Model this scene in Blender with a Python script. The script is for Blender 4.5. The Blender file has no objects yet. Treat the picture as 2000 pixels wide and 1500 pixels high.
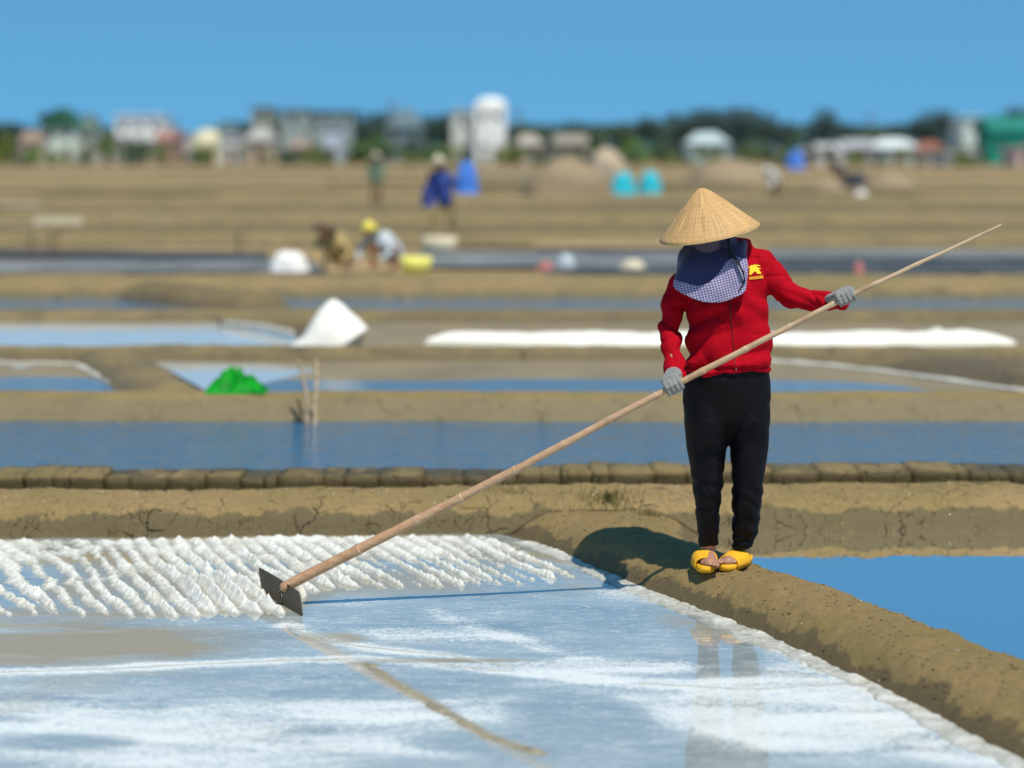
import bpy, bmesh, math, random
import numpy as np
from mathutils import Vector, Matrix, noise
from mathutils.bvhtree import BVHTree
R = math.radians
scene = bpy.context.scene
col = scene.collection
random.seed(7)

# ------------------------------------------------------------------ camera, world, sun, exposure
F, CAMZ, HY, CX = 3600.0, 1.91, 290.0, 1000.0      # focal length in px of a 2000 px wide frame, eye height, horizon row
cd = bpy.data.cameras.new('camera'); cam = bpy.data.objects.new('camera', cd); col.objects.link(cam)
cam.location = (0, 0, CAMZ); cam.rotation_euler = (R(90), 0, 0)
cd.sensor_width = 36; cd.lens = 36*F/2000; cd.shift_y = -(750-HY)/2000
cd.clip_start = .1; cd.clip_end = 3000
cd.dof.use_dof = True; cd.dof.focus_distance = 7.6; cd.dof.aperture_fstop = .98
scene.camera = cam
SUN_EL, SUN_AZ = R(62), R(154)
w = bpy.data.worlds.new('World'); scene.world = w; w.use_nodes = True
nt = w.node_tree; nt.nodes.clear()
wo = nt.nodes.new('ShaderNodeOutputWorld'); bg = nt.nodes.new('ShaderNodeBackground'); sky = nt.nodes.new('ShaderNodeTexSky')
sky.sky_type = 'NISHITA'; sky.sun_disc = False; sky.sun_elevation = SUN_EL; sky.sun_rotation = SUN_AZ
sky.air_density = 1.0; sky.dust_density = .0; sky.ozone_density = 1.0; sky.altitude = 0
tc = nt.nodes.new('ShaderNodeTexCoord'); mp = nt.nodes.new('ShaderNodeMapping'); nm = nt.nodes.new('ShaderNodeVectorMath')
nm.operation = 'NORMALIZE'; mp.inputs['Location'].default_value = (0, 0, .30); mp.inputs['Scale'].default_value = (1, 1, .75)
nt.links.new(tc.outputs['Generated'], mp.inputs['Vector']); nt.links.new(mp.outputs[0], nm.inputs[0])
nt.links.new(nm.outputs[0], sky.inputs['Vector']); 
tint = nt.nodes.new('ShaderNodeMix'); tint.data_type = 'RGBA'; tint.blend_type = 'MULTIPLY'; tint.inputs[0].default_value = 1.0; tint.inputs[7].default_value = (.60, 1.20, 1.28, 1)
nt.links.new(sky.outputs[0], tint.inputs[6]); nt.links.new(tint.outputs[2], bg.inputs['Color'])
nt.links.new(bg.outputs[0], wo.inputs['Surface']); bg.inputs['Strength'].default_value = .12
sd = bpy.data.lights.new('sun', 'SUN'); sd.energy = 5.0; sd.angle = R(.5); sd.color = (1, .93, .80)
so = bpy.data.objects.new('sun', sd); col.objects.link(so)
tosun = Vector((math.sin(SUN_AZ)*math.cos(SUN_EL), math.cos(SUN_AZ)*math.cos(SUN_EL), math.sin(SUN_EL)))
so.rotation_euler = tosun.to_track_quat('Z', 'Y').to_euler(); so.location = (5, -5, 12)
vs = scene.view_settings; vs.view_transform = 'Standard'; vs.look = 'None'; vs.gamma = 1; vs.use_curve_mapping = False
vs.exposure = 0.0
scene.render.engine = 'CYCLES'

# ------------------------------------------------------------------ helpers
def W(px, py, d):                    # surveyed point: picture column and row at a distance d
    return Vector(((px-CX)*d/F, d, CAMZ-(py-HY)*d/F))
def G(px, py, z=0.0):                # surveyed point on a level z
    d = (CAMZ-z)*F/(py-HY)
    return Vector(((px-CX)*d/F, d, z))

def tag(o, label=None, cat=None, group=None, kind=None):
    if label: o['label'] = label
    if cat: o['category'] = cat
    if group: o['group'] = group
    if kind: o['kind'] = kind
    return o
def link(name, me, m=None, parent=None, smooth=True):
    o = bpy.data.objects.new(name, me); col.objects.link(o)
    if m: me.materials.clear(); me.materials.append(m)
    if smooth: me.shade_smooth()
    if parent:
        o.parent = parent
        o.matrix_parent_inverse = Matrix.Translation(-parent.location) if parent.type == 'EMPTY' and not parent.parent else Matrix.Identity(4)
    return o
def empty(name, loc, label, cat, group=None):
    o = bpy.data.objects.new(name, None); col.objects.link(o); o.location = loc; o.empty_display_size = .1
    return tag(o, label, cat, group)
def obj(name, bm, m, parent=None, smooth=True):
    bmesh.ops.recalc_face_normals(bm, faces=bm.faces[:])
    me = bpy.data.meshes.new(name); bm.to_mesh(me); bm.free()
    return link(name, me, m, parent, smooth)
def copy_tree(o, parent=None):
    c = o.copy(); col.objects.link(c)
    if parent: c.parent = parent
    for ch in list(o.children): copy_tree(ch, c)
    return c

def _h(ix, iy, s):
    n = (ix.astype(np.int64)*374761393 + iy.astype(np.int64)*668265263 + s*974711) & 0xffffffff
    n = ((n ^ (n >> 13))*1274126177) & 0xffffffff
    return ((n ^ (n >> 16)) & 0xffff)/65535.0
def vn(x, y, s=0):
    x = np.asarray(x, float); y = np.asarray(y, float)
    ix = np.floor(x); iy = np.floor(y); fx = x-ix; fy = y-iy
    fx = fx*fx*(3-2*fx); fy = fy*fy*(3-2*fy)
    a = _h(ix, iy, s); b = _h(ix+1, iy, s); c = _h(ix, iy+1, s); d = _h(ix+1, iy+1, s)
    return a*(1-fx)*(1-fy)+b*fx*(1-fy)+c*(1-fx)*fy+d*fx*fy
def fbm(x, y, s=0, o=4):
    t = 0; a = .5; n = 0
    for k in range(o):
        t = t+a*vn(x*2**k+17.3*k, y*2**k-9.1*k, s+k); n += a; a *= .5
    return t/n
def ss(a, b, x):
    t = np.clip((x-a)/(b-a), 0, 1); return t*t*(3-2*t)

def grid_mesh(name, X, Y, Z, keep=None, attrs=None):
    ny, nx = X.shape
    co = np.stack([X, Y, Z], -1).reshape(-1, 3)
    i = np.arange(ny*nx).reshape(ny, nx)
    f = np.stack([i[:-1, :-1], i[:-1, 1:], i[1:, 1:], i[1:, :-1]], -1).reshape(-1, 4)
    if keep is not None:
        k = keep.reshape(-1); f = f[k[f].any(1)]
        used = np.zeros(len(co), bool); used[f.reshape(-1)] = True
        mp_ = np.cumsum(used)-1; f = mp_[f]; co = co[used]
        if attrs: attrs = {n: a.reshape(-1)[used] for n, a in attrs.items()}
    me = bpy.data.meshes.new(name)
    me.vertices.add(len(co)); me.vertices.foreach_set('co', co.reshape(-1))
    me.loops.add(len(f)*4); me.loops.foreach_set('vertex_index', f.reshape(-1).astype(np.int32))
    me.polygons.add(len(f)); me.polygons.foreach_set('loop_start', np.arange(0, len(f)*4, 4, dtype=np.int32))
    try: me.polygons.foreach_set('loop_total', np.full(len(f), 4, dtype=np.int32))
    except Exception: pass
    me.update(calc_edges=True); me.validate()
    for n, a in (attrs or {}).items():
        at = me.attributes.new(n, 'FLOAT', 'POINT'); at.data.foreach_set('value', a.reshape(-1).astype(np.float32))
    return me

def add_loft(bm, rings, n=20, e=1.0):
    """rings: (center, u, v) closed tube, capped"""
    prev = None; first = None
    for c, u, v in rings:
        c = Vector(c); u = Vector(u); v = Vector(v); r = []
        for k in range(n):
            a = 2*math.pi*k/n; ca, sa = math.cos(a), math.sin(a)
            ca = math.copysign(abs(ca)**e, ca); sa = math.copysign(abs(sa)**e, sa)
            r.append(bm.verts.new(c+u*ca+v*sa))
        if prev:
            for k in range(n): bm.faces.new((prev[k], prev[(k+1) % n], r[(k+1) % n], r[k]))
        else: first = r
        prev = r
    bm.faces.new(first[::-1]); bm.faces.new(prev)
def add_tube(bm, pts, rad, n=12, up=(0, 0, 1), flat=1.0, ends=True):
    pts = [Vector(p) for p in pts]; rings = []
    up = Vector(up)
    for i, p in enumerate(pts):
        t = (pts[min(i+1, len(pts)-1)]-pts[max(i-1, 0)]).normalized()
        a = t.cross(up)
        if a.length < .05: a = t.cross(Vector((0, 1, 0)))
        a.normalize(); b = a.cross(t).normalized()
        r = rad[i] if isinstance(rad, (list, tuple)) else rad
        rings.append((p, a*r, b*r*flat))
    if ends:      # rounded ends
        for end in (0, -1):
            p, a, b = rings[end]; q = rings[1 if end == 0 else -2][0]
            t = (p-q).normalized(); r = a.length
            extra = [(p+t*r*.45, a*.86, b*.86), (p+t*r*.8, a*.5, b*.5), (p+t*r*.95, a*.15, b*.15)]
            rings = (extra[::-1]+rings) if end == 0 else (rings+extra)
    add_loft(bm, rings, n)
def add_ell(bm, c, r, rot=None, seg=20):
    M = Matrix.Translation(Vector(c)) @ ((rot or Matrix.Identity(3)).to_4x4()) @ Matrix.Diagonal((r[0], r[1], r[2], 1))
    bmesh.ops.create_uvsphere(bm, u_segments=seg, v_segments=seg//2+2, radius=1, matrix=M)
def add_box(bm, c, s, rot=0.0, bevel=0):
    M = Matrix.Translation(Vector(c)) @ Matrix.Rotation(rot, 4, 'Z') @ Matrix.Diagonal((s[0], s[1], s[2], 1))
    r = bmesh.ops.create_cube(bm, size=1, matrix=M)
    if bevel:
        ed = list({e for v in r['verts'] for e in v.link_edges})
        bmesh.ops.bevel(bm, geom=ed, offset=bevel, segments=2, affect='EDGES', profile=.6)
def remesh(bm, voxel, smooth=4):
    bmesh.ops.recalc_face_normals(bm, faces=bm.faces[:])
    me = bpy.data.meshes.new('tmp'); bm.to_mesh(me); bm.free()
    o = bpy.data.objects.new('tmp', me); col.objects.link(o)
    m = o.modifiers.new('r', 'REMESH'); m.mode = 'VOXEL'; m.voxel_size = voxel
    if smooth: s = o.modifiers.new('s', 'SMOOTH'); s.factor = .5; s.iterations = smooth
    dg = bpy.context.evaluated_depsgraph_get(); dg.update()
    out = bpy.data.meshes.new_from_object(o.evaluated_get(dg))
    bpy.data.objects.remove(o); bpy.data.meshes.remove(me)
    return out
def displace(me, fn):
    cs = [v.co.copy() for v in me.vertices]; ns = [v.normal.copy() for v in me.vertices]
    for v, c, n in zip(me.vertices, cs, ns): v.co = c+n*fn(c, n)
    me.update()

# ------------------------------------------------------------------ materials
class NT:
    def __init__(s, name):
        s.m = bpy.data.materials.new(name); s.m.use_nodes = True; s.t = s.m.node_tree
        s.t.nodes.clear(); s.out = s.t.nodes.new('ShaderNodeOutputMaterial')
    def n(s, typ, ins=None, **kw):
        nd = s.t.nodes.new(typ)
        for k, v in kw.items(): setattr(nd, k, v)
        for k, v in (ins or {}).items(): s.put(nd.inputs[k], v)
        return nd
    def put(s, sock, v):
        if isinstance(v, bpy.types.NodeSocket): s.t.links.new(v, sock)
        elif isinstance(v, bpy.types.Node): s.t.links.new(v.outputs[0], sock)
        else:
            if hasattr(sock, 'default_value') and sock.type == 'RGBA' and len(v) == 3: v = (*v, 1)
            sock.default_value = v
    def pos(s, scale=(1, 1, 1), rot=(0, 0, 0)):
        g = s.n('ShaderNodeNewGeometry')
        return s.n('ShaderNodeMapping', {'Vector': g.outputs['Position'], 'Scale': scale, 'Rotation': rot}).outputs[0]
    def noise(s, vec, scale, detail=5, rough=.55, dist=0):
        return s.n('ShaderNodeTexNoise', {'Vector': vec, 'Scale': scale, 'Detail': detail, 'Roughness': rough, 'Distortion': dist}).outputs[0]
    def ramp(s, f, stops, interp='LINEAR'):
        r = s.n('ShaderNodeValToRGB', {'Fac': f}); cr = r.color_ramp; cr.interpolation = interp
        while len(cr.elements) < len(stops): cr.elements.new(.5)
        for e, (p, c) in zip(cr.elements, stops):
            e.position = p; e.color = (*c, 1) if isinstance(c, (tuple, list)) else (c, c, c, 1)
        return r.outputs[0]
    def math(s, op, a, b=0.0, c=0.0, clamp=False):
        nd = s.n('ShaderNodeMath', operation=op, use_clamp=clamp)
        s.put(nd.inputs[0], a); s.put(nd.inputs[1], b); s.put(nd.inputs[2], c); return nd.outputs[0]
    def mix(s, f, a, b, mode='MIX'):
        nd = s.n('ShaderNodeMix', data_type='RGBA', blend_type=mode)
        s.put(nd.inputs[0], f); s.put(nd.inputs[6], a); s.put(nd.inputs[7], b); return nd.outputs[2]
    def bump(s, h, strength=.5, dist=.01, normal=None):
        i = {'Height': h, 'Strength': strength, 'Distance': dist}
        if normal is not None: i['Normal'] = normal
        return s.n('ShaderNodeBump', i).outputs[0]
    def pbr(s, color, rough=.8, normal=None, **kw):
        i = {'Base Color': color, 'Roughness': rough}
        if normal is not None: i['Normal'] = normal
        i.update(kw); return s.n('ShaderNodeBsdfPrincipled', i).outputs[0]
    def done(s, sh): s.t.links.new(sh, s.out.inputs['Surface']); return s.m

def simple(name, c, rough=.8, var=.25, scale=6, spec=.3, metal=0, bump=.2):
    t = NT(name); p = t.pos(); nz = t.noise(p, scale, 6)
    c2 = tuple(max(0, k*(1-var)) for k in c); c3 = tuple(min(1, k*(1+var)) for k in c)
    return t.done(t.pbr(t.ramp(nz, [(.3, c2), (.7, c3)]), rough, t.bump(nz, bump, .01), **{'Specular IOR Level': spec, 'Metallic': metal}))

def mud_mat(name, wet_z, dry=(0.264, 0.184, 0.078), wet=(0.108, 0.085, 0.042), crack=.75, streaks=True, wz=.03, sc=1.0, edge=.006):
    t = NT(name); g = t.n('ShaderNodeNewGeometry'); p = t.pos()
    z = t.n('ShaderNodeSeparateXYZ', {'Vector': g.outputs['Position']}).outputs[2]
    ps = t.pos((1, 1, .35))
    n1 = t.noise(ps, 5*sc, 7, .62); n2 = t.noise(p, 38*sc, 6, .65); n3 = t.noise(p, 1.3*sc, 3)
    zz = t.math('ADD', z, t.math('MULTIPLY', t.math('SUBTRACT', n1, .5), -wz*6))
    f = t.n('ShaderNodeMapRange', {'Value': zz, 'From Min': wet_z-edge, 'From Max': wet_z+edge}).outputs[0]
    n4 = t.noise(t.pos((1, 2.4, 1.5), (0, 0, R(-24))), 75*sc, 4, .7, .6)
    dryc = t.mix(t.ramp(t.math('ADD', t.math('MULTIPLY', n2, .55), t.math('MULTIPLY', n4, .45)), [(.32, 0.0), (.68, 1.0)]), tuple(k*.64 for k in dry), tuple(k*1.26 for k in dry))
    dryc = t.mix(t.ramp(n3, [(.35, 0.0), (.7, 1.0)]), dryc, tuple(k*.78 for k in (dry[0]*.95, dry[1]*1.03, dry[2]*.9)))
    wetc = t.mix(n2, tuple(k*.75 for k in wet), tuple(k*1.25 for k in wet))
    c = t.mix(f, wetc, dryc)
    # cracks
    pw = t.n('ShaderNodeVectorMath', operation='ADD'); t.put(pw.inputs[0], t.pos((1.0, .8, .55)))
    nv = t.n('ShaderNodeTexNoise', {'Vector': p, 'Scale': 9*sc, 'Detail': 3}); sv = t.n('ShaderNodeVectorMath', {1: (.16/sc, .10/sc, .06/sc)}, operation='MULTIPLY')
    t.put(sv.inputs[0], nv.outputs['Color']); t.put(pw.inputs[1], sv.outputs[0])
    vo = t.n('ShaderNodeTexVoronoi', {'Vector': pw.outputs[0], 'Scale': 6.5*sc}, feature='DISTANCE_TO_EDGE').outputs[0]
    vo2 = t.n('ShaderNodeTexVoronoi', {'Vector': pw.outputs[0], 'Scale': 15*sc}, feature='DISTANCE_TO_EDGE').outputs[0]
    ck = t.ramp(vo, [(.0, 1.0), (.018, 0.0)]); ck2 = t.ramp(vo2, [(.0, .6), (.028, 0.0)])
    msk = t.ramp(t.noise(p, 4.6*sc, 3, .6), [(.50, 0.0), (.60, 1.0)])
    msk2 = t.ramp(t.noise(p, 6.7*sc, 3, .6), [(.54, 0.0), (.64, 1.0)])
    ck = t.math('MAXIMUM', t.math('MULTIPLY', ck, msk), t.math('MULTIPLY', ck2, msk2))
    c = t.mix(t.math('MULTIPLY', ck, crack), c, (.03, .022, .012))
    h = t.math('ADD', t.math('MULTIPLY', n2, .5), t.math('MULTIPLY', ck, -1.8*crack))
    h = t.math('ADD', h, t.math('MULTIPLY', t.noise(p, 150*sc, 3), .25)); h = t.math('ADD', h, t.math('MULTIPLY', n4, .4))
    rg = t.mix(f, (.5,)*3, (.95,)*3)
    return t.done(t.pbr(c, rg, t.bump(h, .75, .016/sc), **{'Specular IOR Level': .3}))

def water_mat(name, floor=(.05, .05, .035), gain=2.4, bump=0.0, bscale=8, rough=.02, streak=(1, 1, 1), bd=.05):
    t = NT(name); p = t.pos(streak)
    nrm = None
    if bump:
        h = t.math('ADD', t.noise(p, bscale, 3, .5, .6), t.math('MULTIPLY', t.noise(p, bscale*3.1, 2), .25))
        nrm = t.bump(h, bump, bd)
    lw = t.n('ShaderNodeFresnel', {'IOR': 1.33})
    gl = t.n('ShaderNodeBsdfGlossy', {'Color': (1, 1, 1), 'Roughness': rough})
    if nrm is not None: t.put(lw.inputs['Normal'], nrm); t.put(gl.inputs['Normal'], nrm)
    fac = t.math('MULTIPLY', lw.outputs[0], gain, clamp=True)
    df = t.n('ShaderNodeBsdfDiffuse', {'Color': t.mix(t.noise(t.pos(), 2.5, 4), tuple(k*.8 for k in floor), tuple(k*1.2 for k in floor))})
    mx = t.n('ShaderNodeMixShader', {0: fac}); t.put(mx.inputs[1], df.outputs[0]); t.put(mx.inputs[2], gl.outputs[0])
    return t.done(mx.outputs[0])

def pan_mat(name, gain=2.1):
    """thin brine film over a mud and salt floor; attributes: salt, mud (deposits)"""
    t = NT(name); p = t.pos()
    salt = t.n('ShaderNodeAttribute', attribute_name='salt').outputs['Fac']; mud = t.n('ShaderNodeAttribute', attribute_name='mud').outputs['Fac']
    ps = t.pos((.45, 1.9, 1), (0, 0, R(4))); pf = t.pos((.8, 2.0, 1), (0, 0, R(8)))
    n1 = t.noise(ps, 3.2, 7, .62, .5); n2 = t.noise(pf, 42, 6, .78, .9); n3 = t.noise(t.pos((.8, 1.5, 1)), 190, 4, .8)
    base = t.mix(t.math('ADD', t.math('MULTIPLY', n1, .6), t.math('MULTIPLY', n2, .45), clamp=True), (.12, .16, .18), (.40, .46, .46))
    base = t.mix(t.math('MULTIPLY', mud, .92, clamp=True), base, t.mix(n2, (.20, .165, .10), (.34, .28, .18)))
    # submerged pale salt bloom
    s1 = t.math('MULTIPLY', t.ramp(t.math('ADD', t.math('MULTIPLY', n1, .85), t.math('MULTIPLY', n2, .15)), [(.36, 0.0), (.64, 1.0)]), t.math('MULTIPLY', salt, 1.25), clamp=True)
    base = t.mix(t.math('MULTIPLY', s1, .85), base, (.50, .54, .52))
    # crystals standing out of the film: fine flecks
    fl = t.math('ADD', t.math('MULTIPLY', n2, .5), t.math('MULTIPLY', n3, .5))
    thr = t.math('SUBTRACT', .685, t.math('MULTIPLY', t.math('ADD', salt, t.math('MULTIPLY', s1, .4)), .20))
    fm = t.n('ShaderNodeMapRange', {'Value': fl, 'From Min': thr, 'From Max': t.math('ADD', thr, .045)}).outputs[0]
    fm = t.math('MULTIPLY', fm, t.ramp(salt, [(.02, 0.0), (.3, 1.0)]))
    # thin threads of floating crystals
    for sc_, rt_, wd_ in ((5.5, 6, .012), (13, -7, .018), (27, 12, .022)):
        ln = t.noise(t.pos((.42, 1.7, 1), (0, 0, R(rt_))), sc_, 4, .62, .8)
        q_ = t.math('ABSOLUTE', t.math('SUBTRACT', ln, .5))
        q_ = t.n('ShaderNodeMapRange', {'Value': q_, 'From Min': wd_, 'From Max': 0.0}).outputs[0]
        q_ = t.math('MULTIPLY', q_, t.math('MULTIPLY', t.ramp(t.noise(t.pos((.7, 1.6, 1)), 4+sc_*.4, 3), [(.45, 0.0), (.62, 1.0)]), t.ramp(n3, [(.35, 0.2), (.6, 1.0)])))
        q_ = t.math('MULTIPLY', q_, t.math('SUBTRACT', 1.0, mud, clamp=True))
        fm = t.math('MAXIMUM', fm, q_)
    nrm = t.bump(t.noise(t.pos((.6, 2.2, 1)), 9, 2), .018, .02)
    lw = t.n('ShaderNodeFresnel', {'IOR': 1.33, 'Normal': nrm}); gl = t.n('ShaderNodeBsdfGlossy', {'Color': (1, 1, 1), 'Roughness': .03, 'Normal': nrm})
    fac = t.math('MULTIPLY', t.math('MULTIPLY', lw.outputs[0], gain, clamp=True), t.math('SUBTRACT', 1.0, t.math('MULTIPLY', mud, .62, clamp=True)))
    df = t.n('ShaderNodeBsdfDiffuse', {'Color': base})
    mx = t.n('ShaderNodeMixShader', {0: fac}); t.put(mx.inputs[1], df.outputs[0]); t.put(mx.inputs[2], gl.outputs[0])
    cr = t.pbr((.78, .79, .76), .6, t.bump(n3, .6, .004), **{'Specular IOR Level': .5})
    m2 = t.n('ShaderNodeMixShader', {0: t.math('MULTIPLY', fm, .66)}); t.put(m2.inputs[1], mx.outputs[0]); t.put(m2.inputs[2], cr)
    return t.done(m2.outputs[0])

def salt_mat():
    t = NT('raked_salt'); g = t.n('ShaderNodeNewGeometry'); p = t.pos()
    z = t.n('ShaderNodeSeparateXYZ', {'Vector': g.outputs['Position']}).outputs[2]
    n1 = t.noise(p, 5, 6, .6); n2 = t.noise(p, 60, 5, .7); n3 = t.noise(p, 190, 3, .6)
    c = t.mix(n2, (.55, .55, .50), (.80, .79, .73))
    c = t.mix(t.ramp(n1, [(.46, 0.0), (.68, .7)]), c, (.52, .48, .38))
    c = t.mix(t.ramp(n2, [(.62, 0.0), (.70, .7)]), c, (.32, .27, .18))
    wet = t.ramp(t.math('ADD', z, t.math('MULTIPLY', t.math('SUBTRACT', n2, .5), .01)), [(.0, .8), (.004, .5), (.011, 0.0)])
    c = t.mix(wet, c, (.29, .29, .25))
    h = t.math('ADD', n2, t.math('MULTIPLY', n3, .6))
    return t.done(t.pbr(c, t.mix(wet, (.65,)*3, (.25,)*3), t.bump(h, .8, .008), **{'Specular IOR Level': .5}))

M = {}
M['mud_near'] = mud_mat('near_mud', .098, dry=(0.282, 0.193, 0.084), wet=(0.120, 0.090, 0.038), wz=.035)
M['mud_side'] = mud_mat('side_bund_mud', .052, dry=(0.245, 0.168, 0.070), wet=(0.125, 0.090, 0.038), wz=.04, crack=.03)
M['mud_block'] = mud_mat('cracked_block_mud', .166, dry=(0.23, 0.165, 0.075), wet=(0.088, 0.064, 0.024), wz=.008, crack=1.0)
M['mud_b2'] = mud_mat('grey_bank_mud', .19, dry=(0.256, 0.184, 0.080), wet=(0.180, 0.141, 0.070), wz=.015, sc=1.6, crack=.5)
M['mud_far'] = mud_mat('far_bank_mud', .20, dry=(0.275, 0.197, 0.092), wet=(0.150, 0.115, 0.055), wz=.05, sc=.5, crack=.5, edge=.04)
M['mud_far2'] = mud_mat('far_bank_mud_dark', .20, dry=(0.205, 0.150, 0.075), wet=(0.12, 0.09, 0.045), wz=.05, sc=.4, crack=.5, edge=.04)
M['pan'] = pan_mat('brine_over_salt')
M['salt'] = salt_mat()
M['pond'] = water_mat('still_brine', (.035, .05, .05), 2.7)
M['lake'] = water_mat('rippled_brine', (.03, .12, .22), 3.4, .6, 8.5, .10, (.5, 1.7, 1), .12)
M['pond2'] = water_mat('slightly_rippled_brine', (.05, .14, .21), 3.8, .3, 9, .12, (.6, 1.4, 1), .08)
M['pan2'] = water_mat('thin_brine', (.25, .23, .16), 1.6, .01, 4)
M['field'] = simple('dry_field', (.285, .20, .095), .95, .3, .25, .2)

# ------------------------------------------------------------------ the near ground: bunds and beds
EDGE = [G(1000, 1048), G(1060, 1064), G(1240, 1141), G(1400, 1202), G(1560, 1270), G(1700, 1335), G(1850, 1410), G(2000, 1487), G(2200, 1600)]
EY = np.array([p.y for p in EDGE])[::-1]; EXX = np.array([p.x for p in EDGE])[::-1]
def edge_x(y):
    y = np.asarray(y, float)
    return np.where(y < EY[0], EXX[0]+(EY[0]-y)*.42, np.interp(y, EY, EXX))
def b1_base(x): return 9.13+.045*x
def side_t(x, y):                      # perpendicular distance from the pan edge across the side bund
    return (x-edge_x(y))*.90 + .014*(fbm(y*4, y*0+3, 5)-.5)*2
def near_h(x, y):
    t = side_t(x, y)/(.54+.10*(fbm(y*1.3, y*0, 71)-.5)+.25*ss(8.6, 9.2, y))
    wob = .018*(fbm(x*3, y*3, 1)-.5)*2
    hs = (.120+wob)*(1-np.abs(2*np.clip(t, 0, 1)-1)**3.4)
    hs = np.where((t <= 0) | (t >= 1), -.12*np.minimum(1, np.where(t < 0, -t, t-1)*4), hs)
    hs = np.where(y > 9.7, -.12, hs)
    s = y-b1_base(x)-.03*(fbm(x*2.2, x*0, 9)-.5)*2
    prof = np.interp(s, [-.15, -.02, 0, .035, .075, .15, .27, .38, .5, .6, .72, .92, 1.05, 1.3],
                     [-.12, -.03, 0, .085, .132, .157, .172, .172, .12, .06, .05, .06, -.02, -.12])
    hb = prof+np.where((s > .05) & (s < .5), wob*.7, 0)
    k = .09; hm = np.maximum(hs, hb)
    d = np.abs(hs-hb); sm = np.where(d < k, (k-d)**2/(4*k), 0)
    h = hm+sm
    h = h+np.where(h > .0, .009*(fbm(x*11, y*11, 3)-.5)*2+.006*(fbm(x*34, y*34, 4)-.5)*2, 0)
    # dents and lumps
    h = h-.012*ss(.62, .8, fbm(x*6, y*6, 21))*ss(.02, .08, h)
    return h
gx, gy = np.meshgrid(np.arange(-3.4, 4.4, .012), np.arange(4.4, 10.5, .012))
gz = near_h(gx, gy)
tt = side_t(gx, gy); main = (tt > -.1) & (tt < 1.0) & (gy < b1_base(gx)-.02)
me = grid_mesh('side_bund', gx, gy, gz, keep=main & (gz > -.08))
sb = tag(link('side_bund', me, M['mud_side']), kind='structure')
me = grid_mesh('cross_bund', gx, gy, gz, keep=(gy >= b1_base(gx)-.04) & (gz > -.09))
tag(link('cross_bund', me, M['mud_near']), kind='structure')
bm = bmesh.new(); add_box(bm, (0, 0, -.30), (3000, 2800, .2)); tag(obj('ground', bm, M['field'], smooth=False), kind='structure')

# brine film of the salt pan with its deposits
px_, py_ = np.meshgrid(np.arange(-4.2, 2.6, .02), np.arange(3.6, 9.35, .02))
def blob(x, y, cx, cy, rx, ry, ang=0.0, soft=.5, sd=0):
    ca, sa = math.cos(ang), math.sin(ang); dx = x-cx; dy = y-cy
    q = np.sqrt(((dx*ca+dy*sa)/rx)**2+((-dx*sa+dy*ca)/ry)**2)+.5*(fbm(x*2.5, y*4, 40+sd)-.5)
    return 1-ss(1-soft, 1+soft*.4, q)
def gp(a, b): p = G(a, b); return p.x, p.y
salt = .52+.9*(fbm(px_*.9, py_*1.9, 60)-.5)
mud = np.zeros_like(salt)
def put(a, b, rx, ry, amt, arr, ang=0, sd=0):
    x, y = gp(a, b); return arr+amt*blob(px_, py_, x, y, rx, ry, ang, .6, sd)
salt = put(350, 1420, 1.0, .42, .35, salt, 0, 1); salt = put(1500, 1400, .35, .42, .55, salt, 0, 2)
salt = put(1680, 1420, .42, .35, .5, salt, 0, 14); salt = put(1150, 1300, .55, .12, .55, salt, 0, 3)
salt = put(1450, 1335, .55, .07, .6, salt, 0, 13); salt = put(850, 1240, .5, .16, .35, salt, 0, 4)
salt = put(720, 1350, .55, .10, -.75, salt, 0, 5); salt = put(1130, 1400, .22, .33, -.9, salt, .2, 6)
salt = put(1180, 1200, .35, .28, -.5, salt, 0, 7); salt = put(450, 1240, .35, .10, -.5, salt, 0, 8)
salt = put(1400, 1230, .22, .22, -.6, salt, 0, 9); salt = put(120, 1450, .3, .1, -.5, salt, 0, 15)
salt = put(1000, 1450, .3, .12, -.4, salt, 0, 16); salt = put(1900, 1480, .25, .2, .5, salt, 0, 17)
mud = put(60, 1252, .95, .36, .85, mud, 0, 10); mud = put(660, 1245, .14, .10, .8, mud, -.3, 11)
mud = put(880, 1290, .4, .035, .8, mud, 0, 12); salt = put(1415, 1275, .16, .30, -.55, salt, 0, 19)
mud = mud*(.45+.9*ss(.3, .62, fbm(px_*1.5, py_*7, 95)))
salt = salt-.6*np.clip(mud, 0, 1)
def polyd(x, y, pts):
    d = np.full(x.shape, 9.0)
    for (ax, ay), (bx, by) in zip(pts[:-1], pts[1:]):
        vx, vy = bx-ax, by-ay; t = np.clip(((x-ax)*vx+(y-ay)*vy)/(vx*vx+vy*vy), 0, 1)
        d = np.minimum(d, np.hypot(x-ax-t*vx, y-ay-t*vy))
    return d
wob2 = .03*(fbm(px_*3, py_*3, 77)-.5)
strip = [gp(715, 1296), gp(760, 1325), gp(860, 1385), gp(960, 1440), gp(1055, 1472)]
dst = polyd(px_+wob2, py_, strip); k = 1-ss(.015, .034, dst); mud = np.maximum(mud, k*1.1); salt = salt*(1-k)
te = -side_t(px_, py_); salt = salt+.5*(1-ss(.02, .12, te)); mud = np.maximum(mud, .75*(ss(.10, .16, te)*(1-ss(.2, .34, te))*ss(.4, .6, fbm(px_*3, py_*3, 88))))
depth0 = blob(px_, py_, *gp(1210, 1233), .13, .045, 0, .5, 20)+blob(px_, py_, *gp(745, 1188), .13, .02, 0, .5, 21)
wl = .16*(fbm(px_*1.6, py_*2.5, 53)-.5)+.02*(fbm(px_*9, py_*9, 57)-.5)
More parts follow.
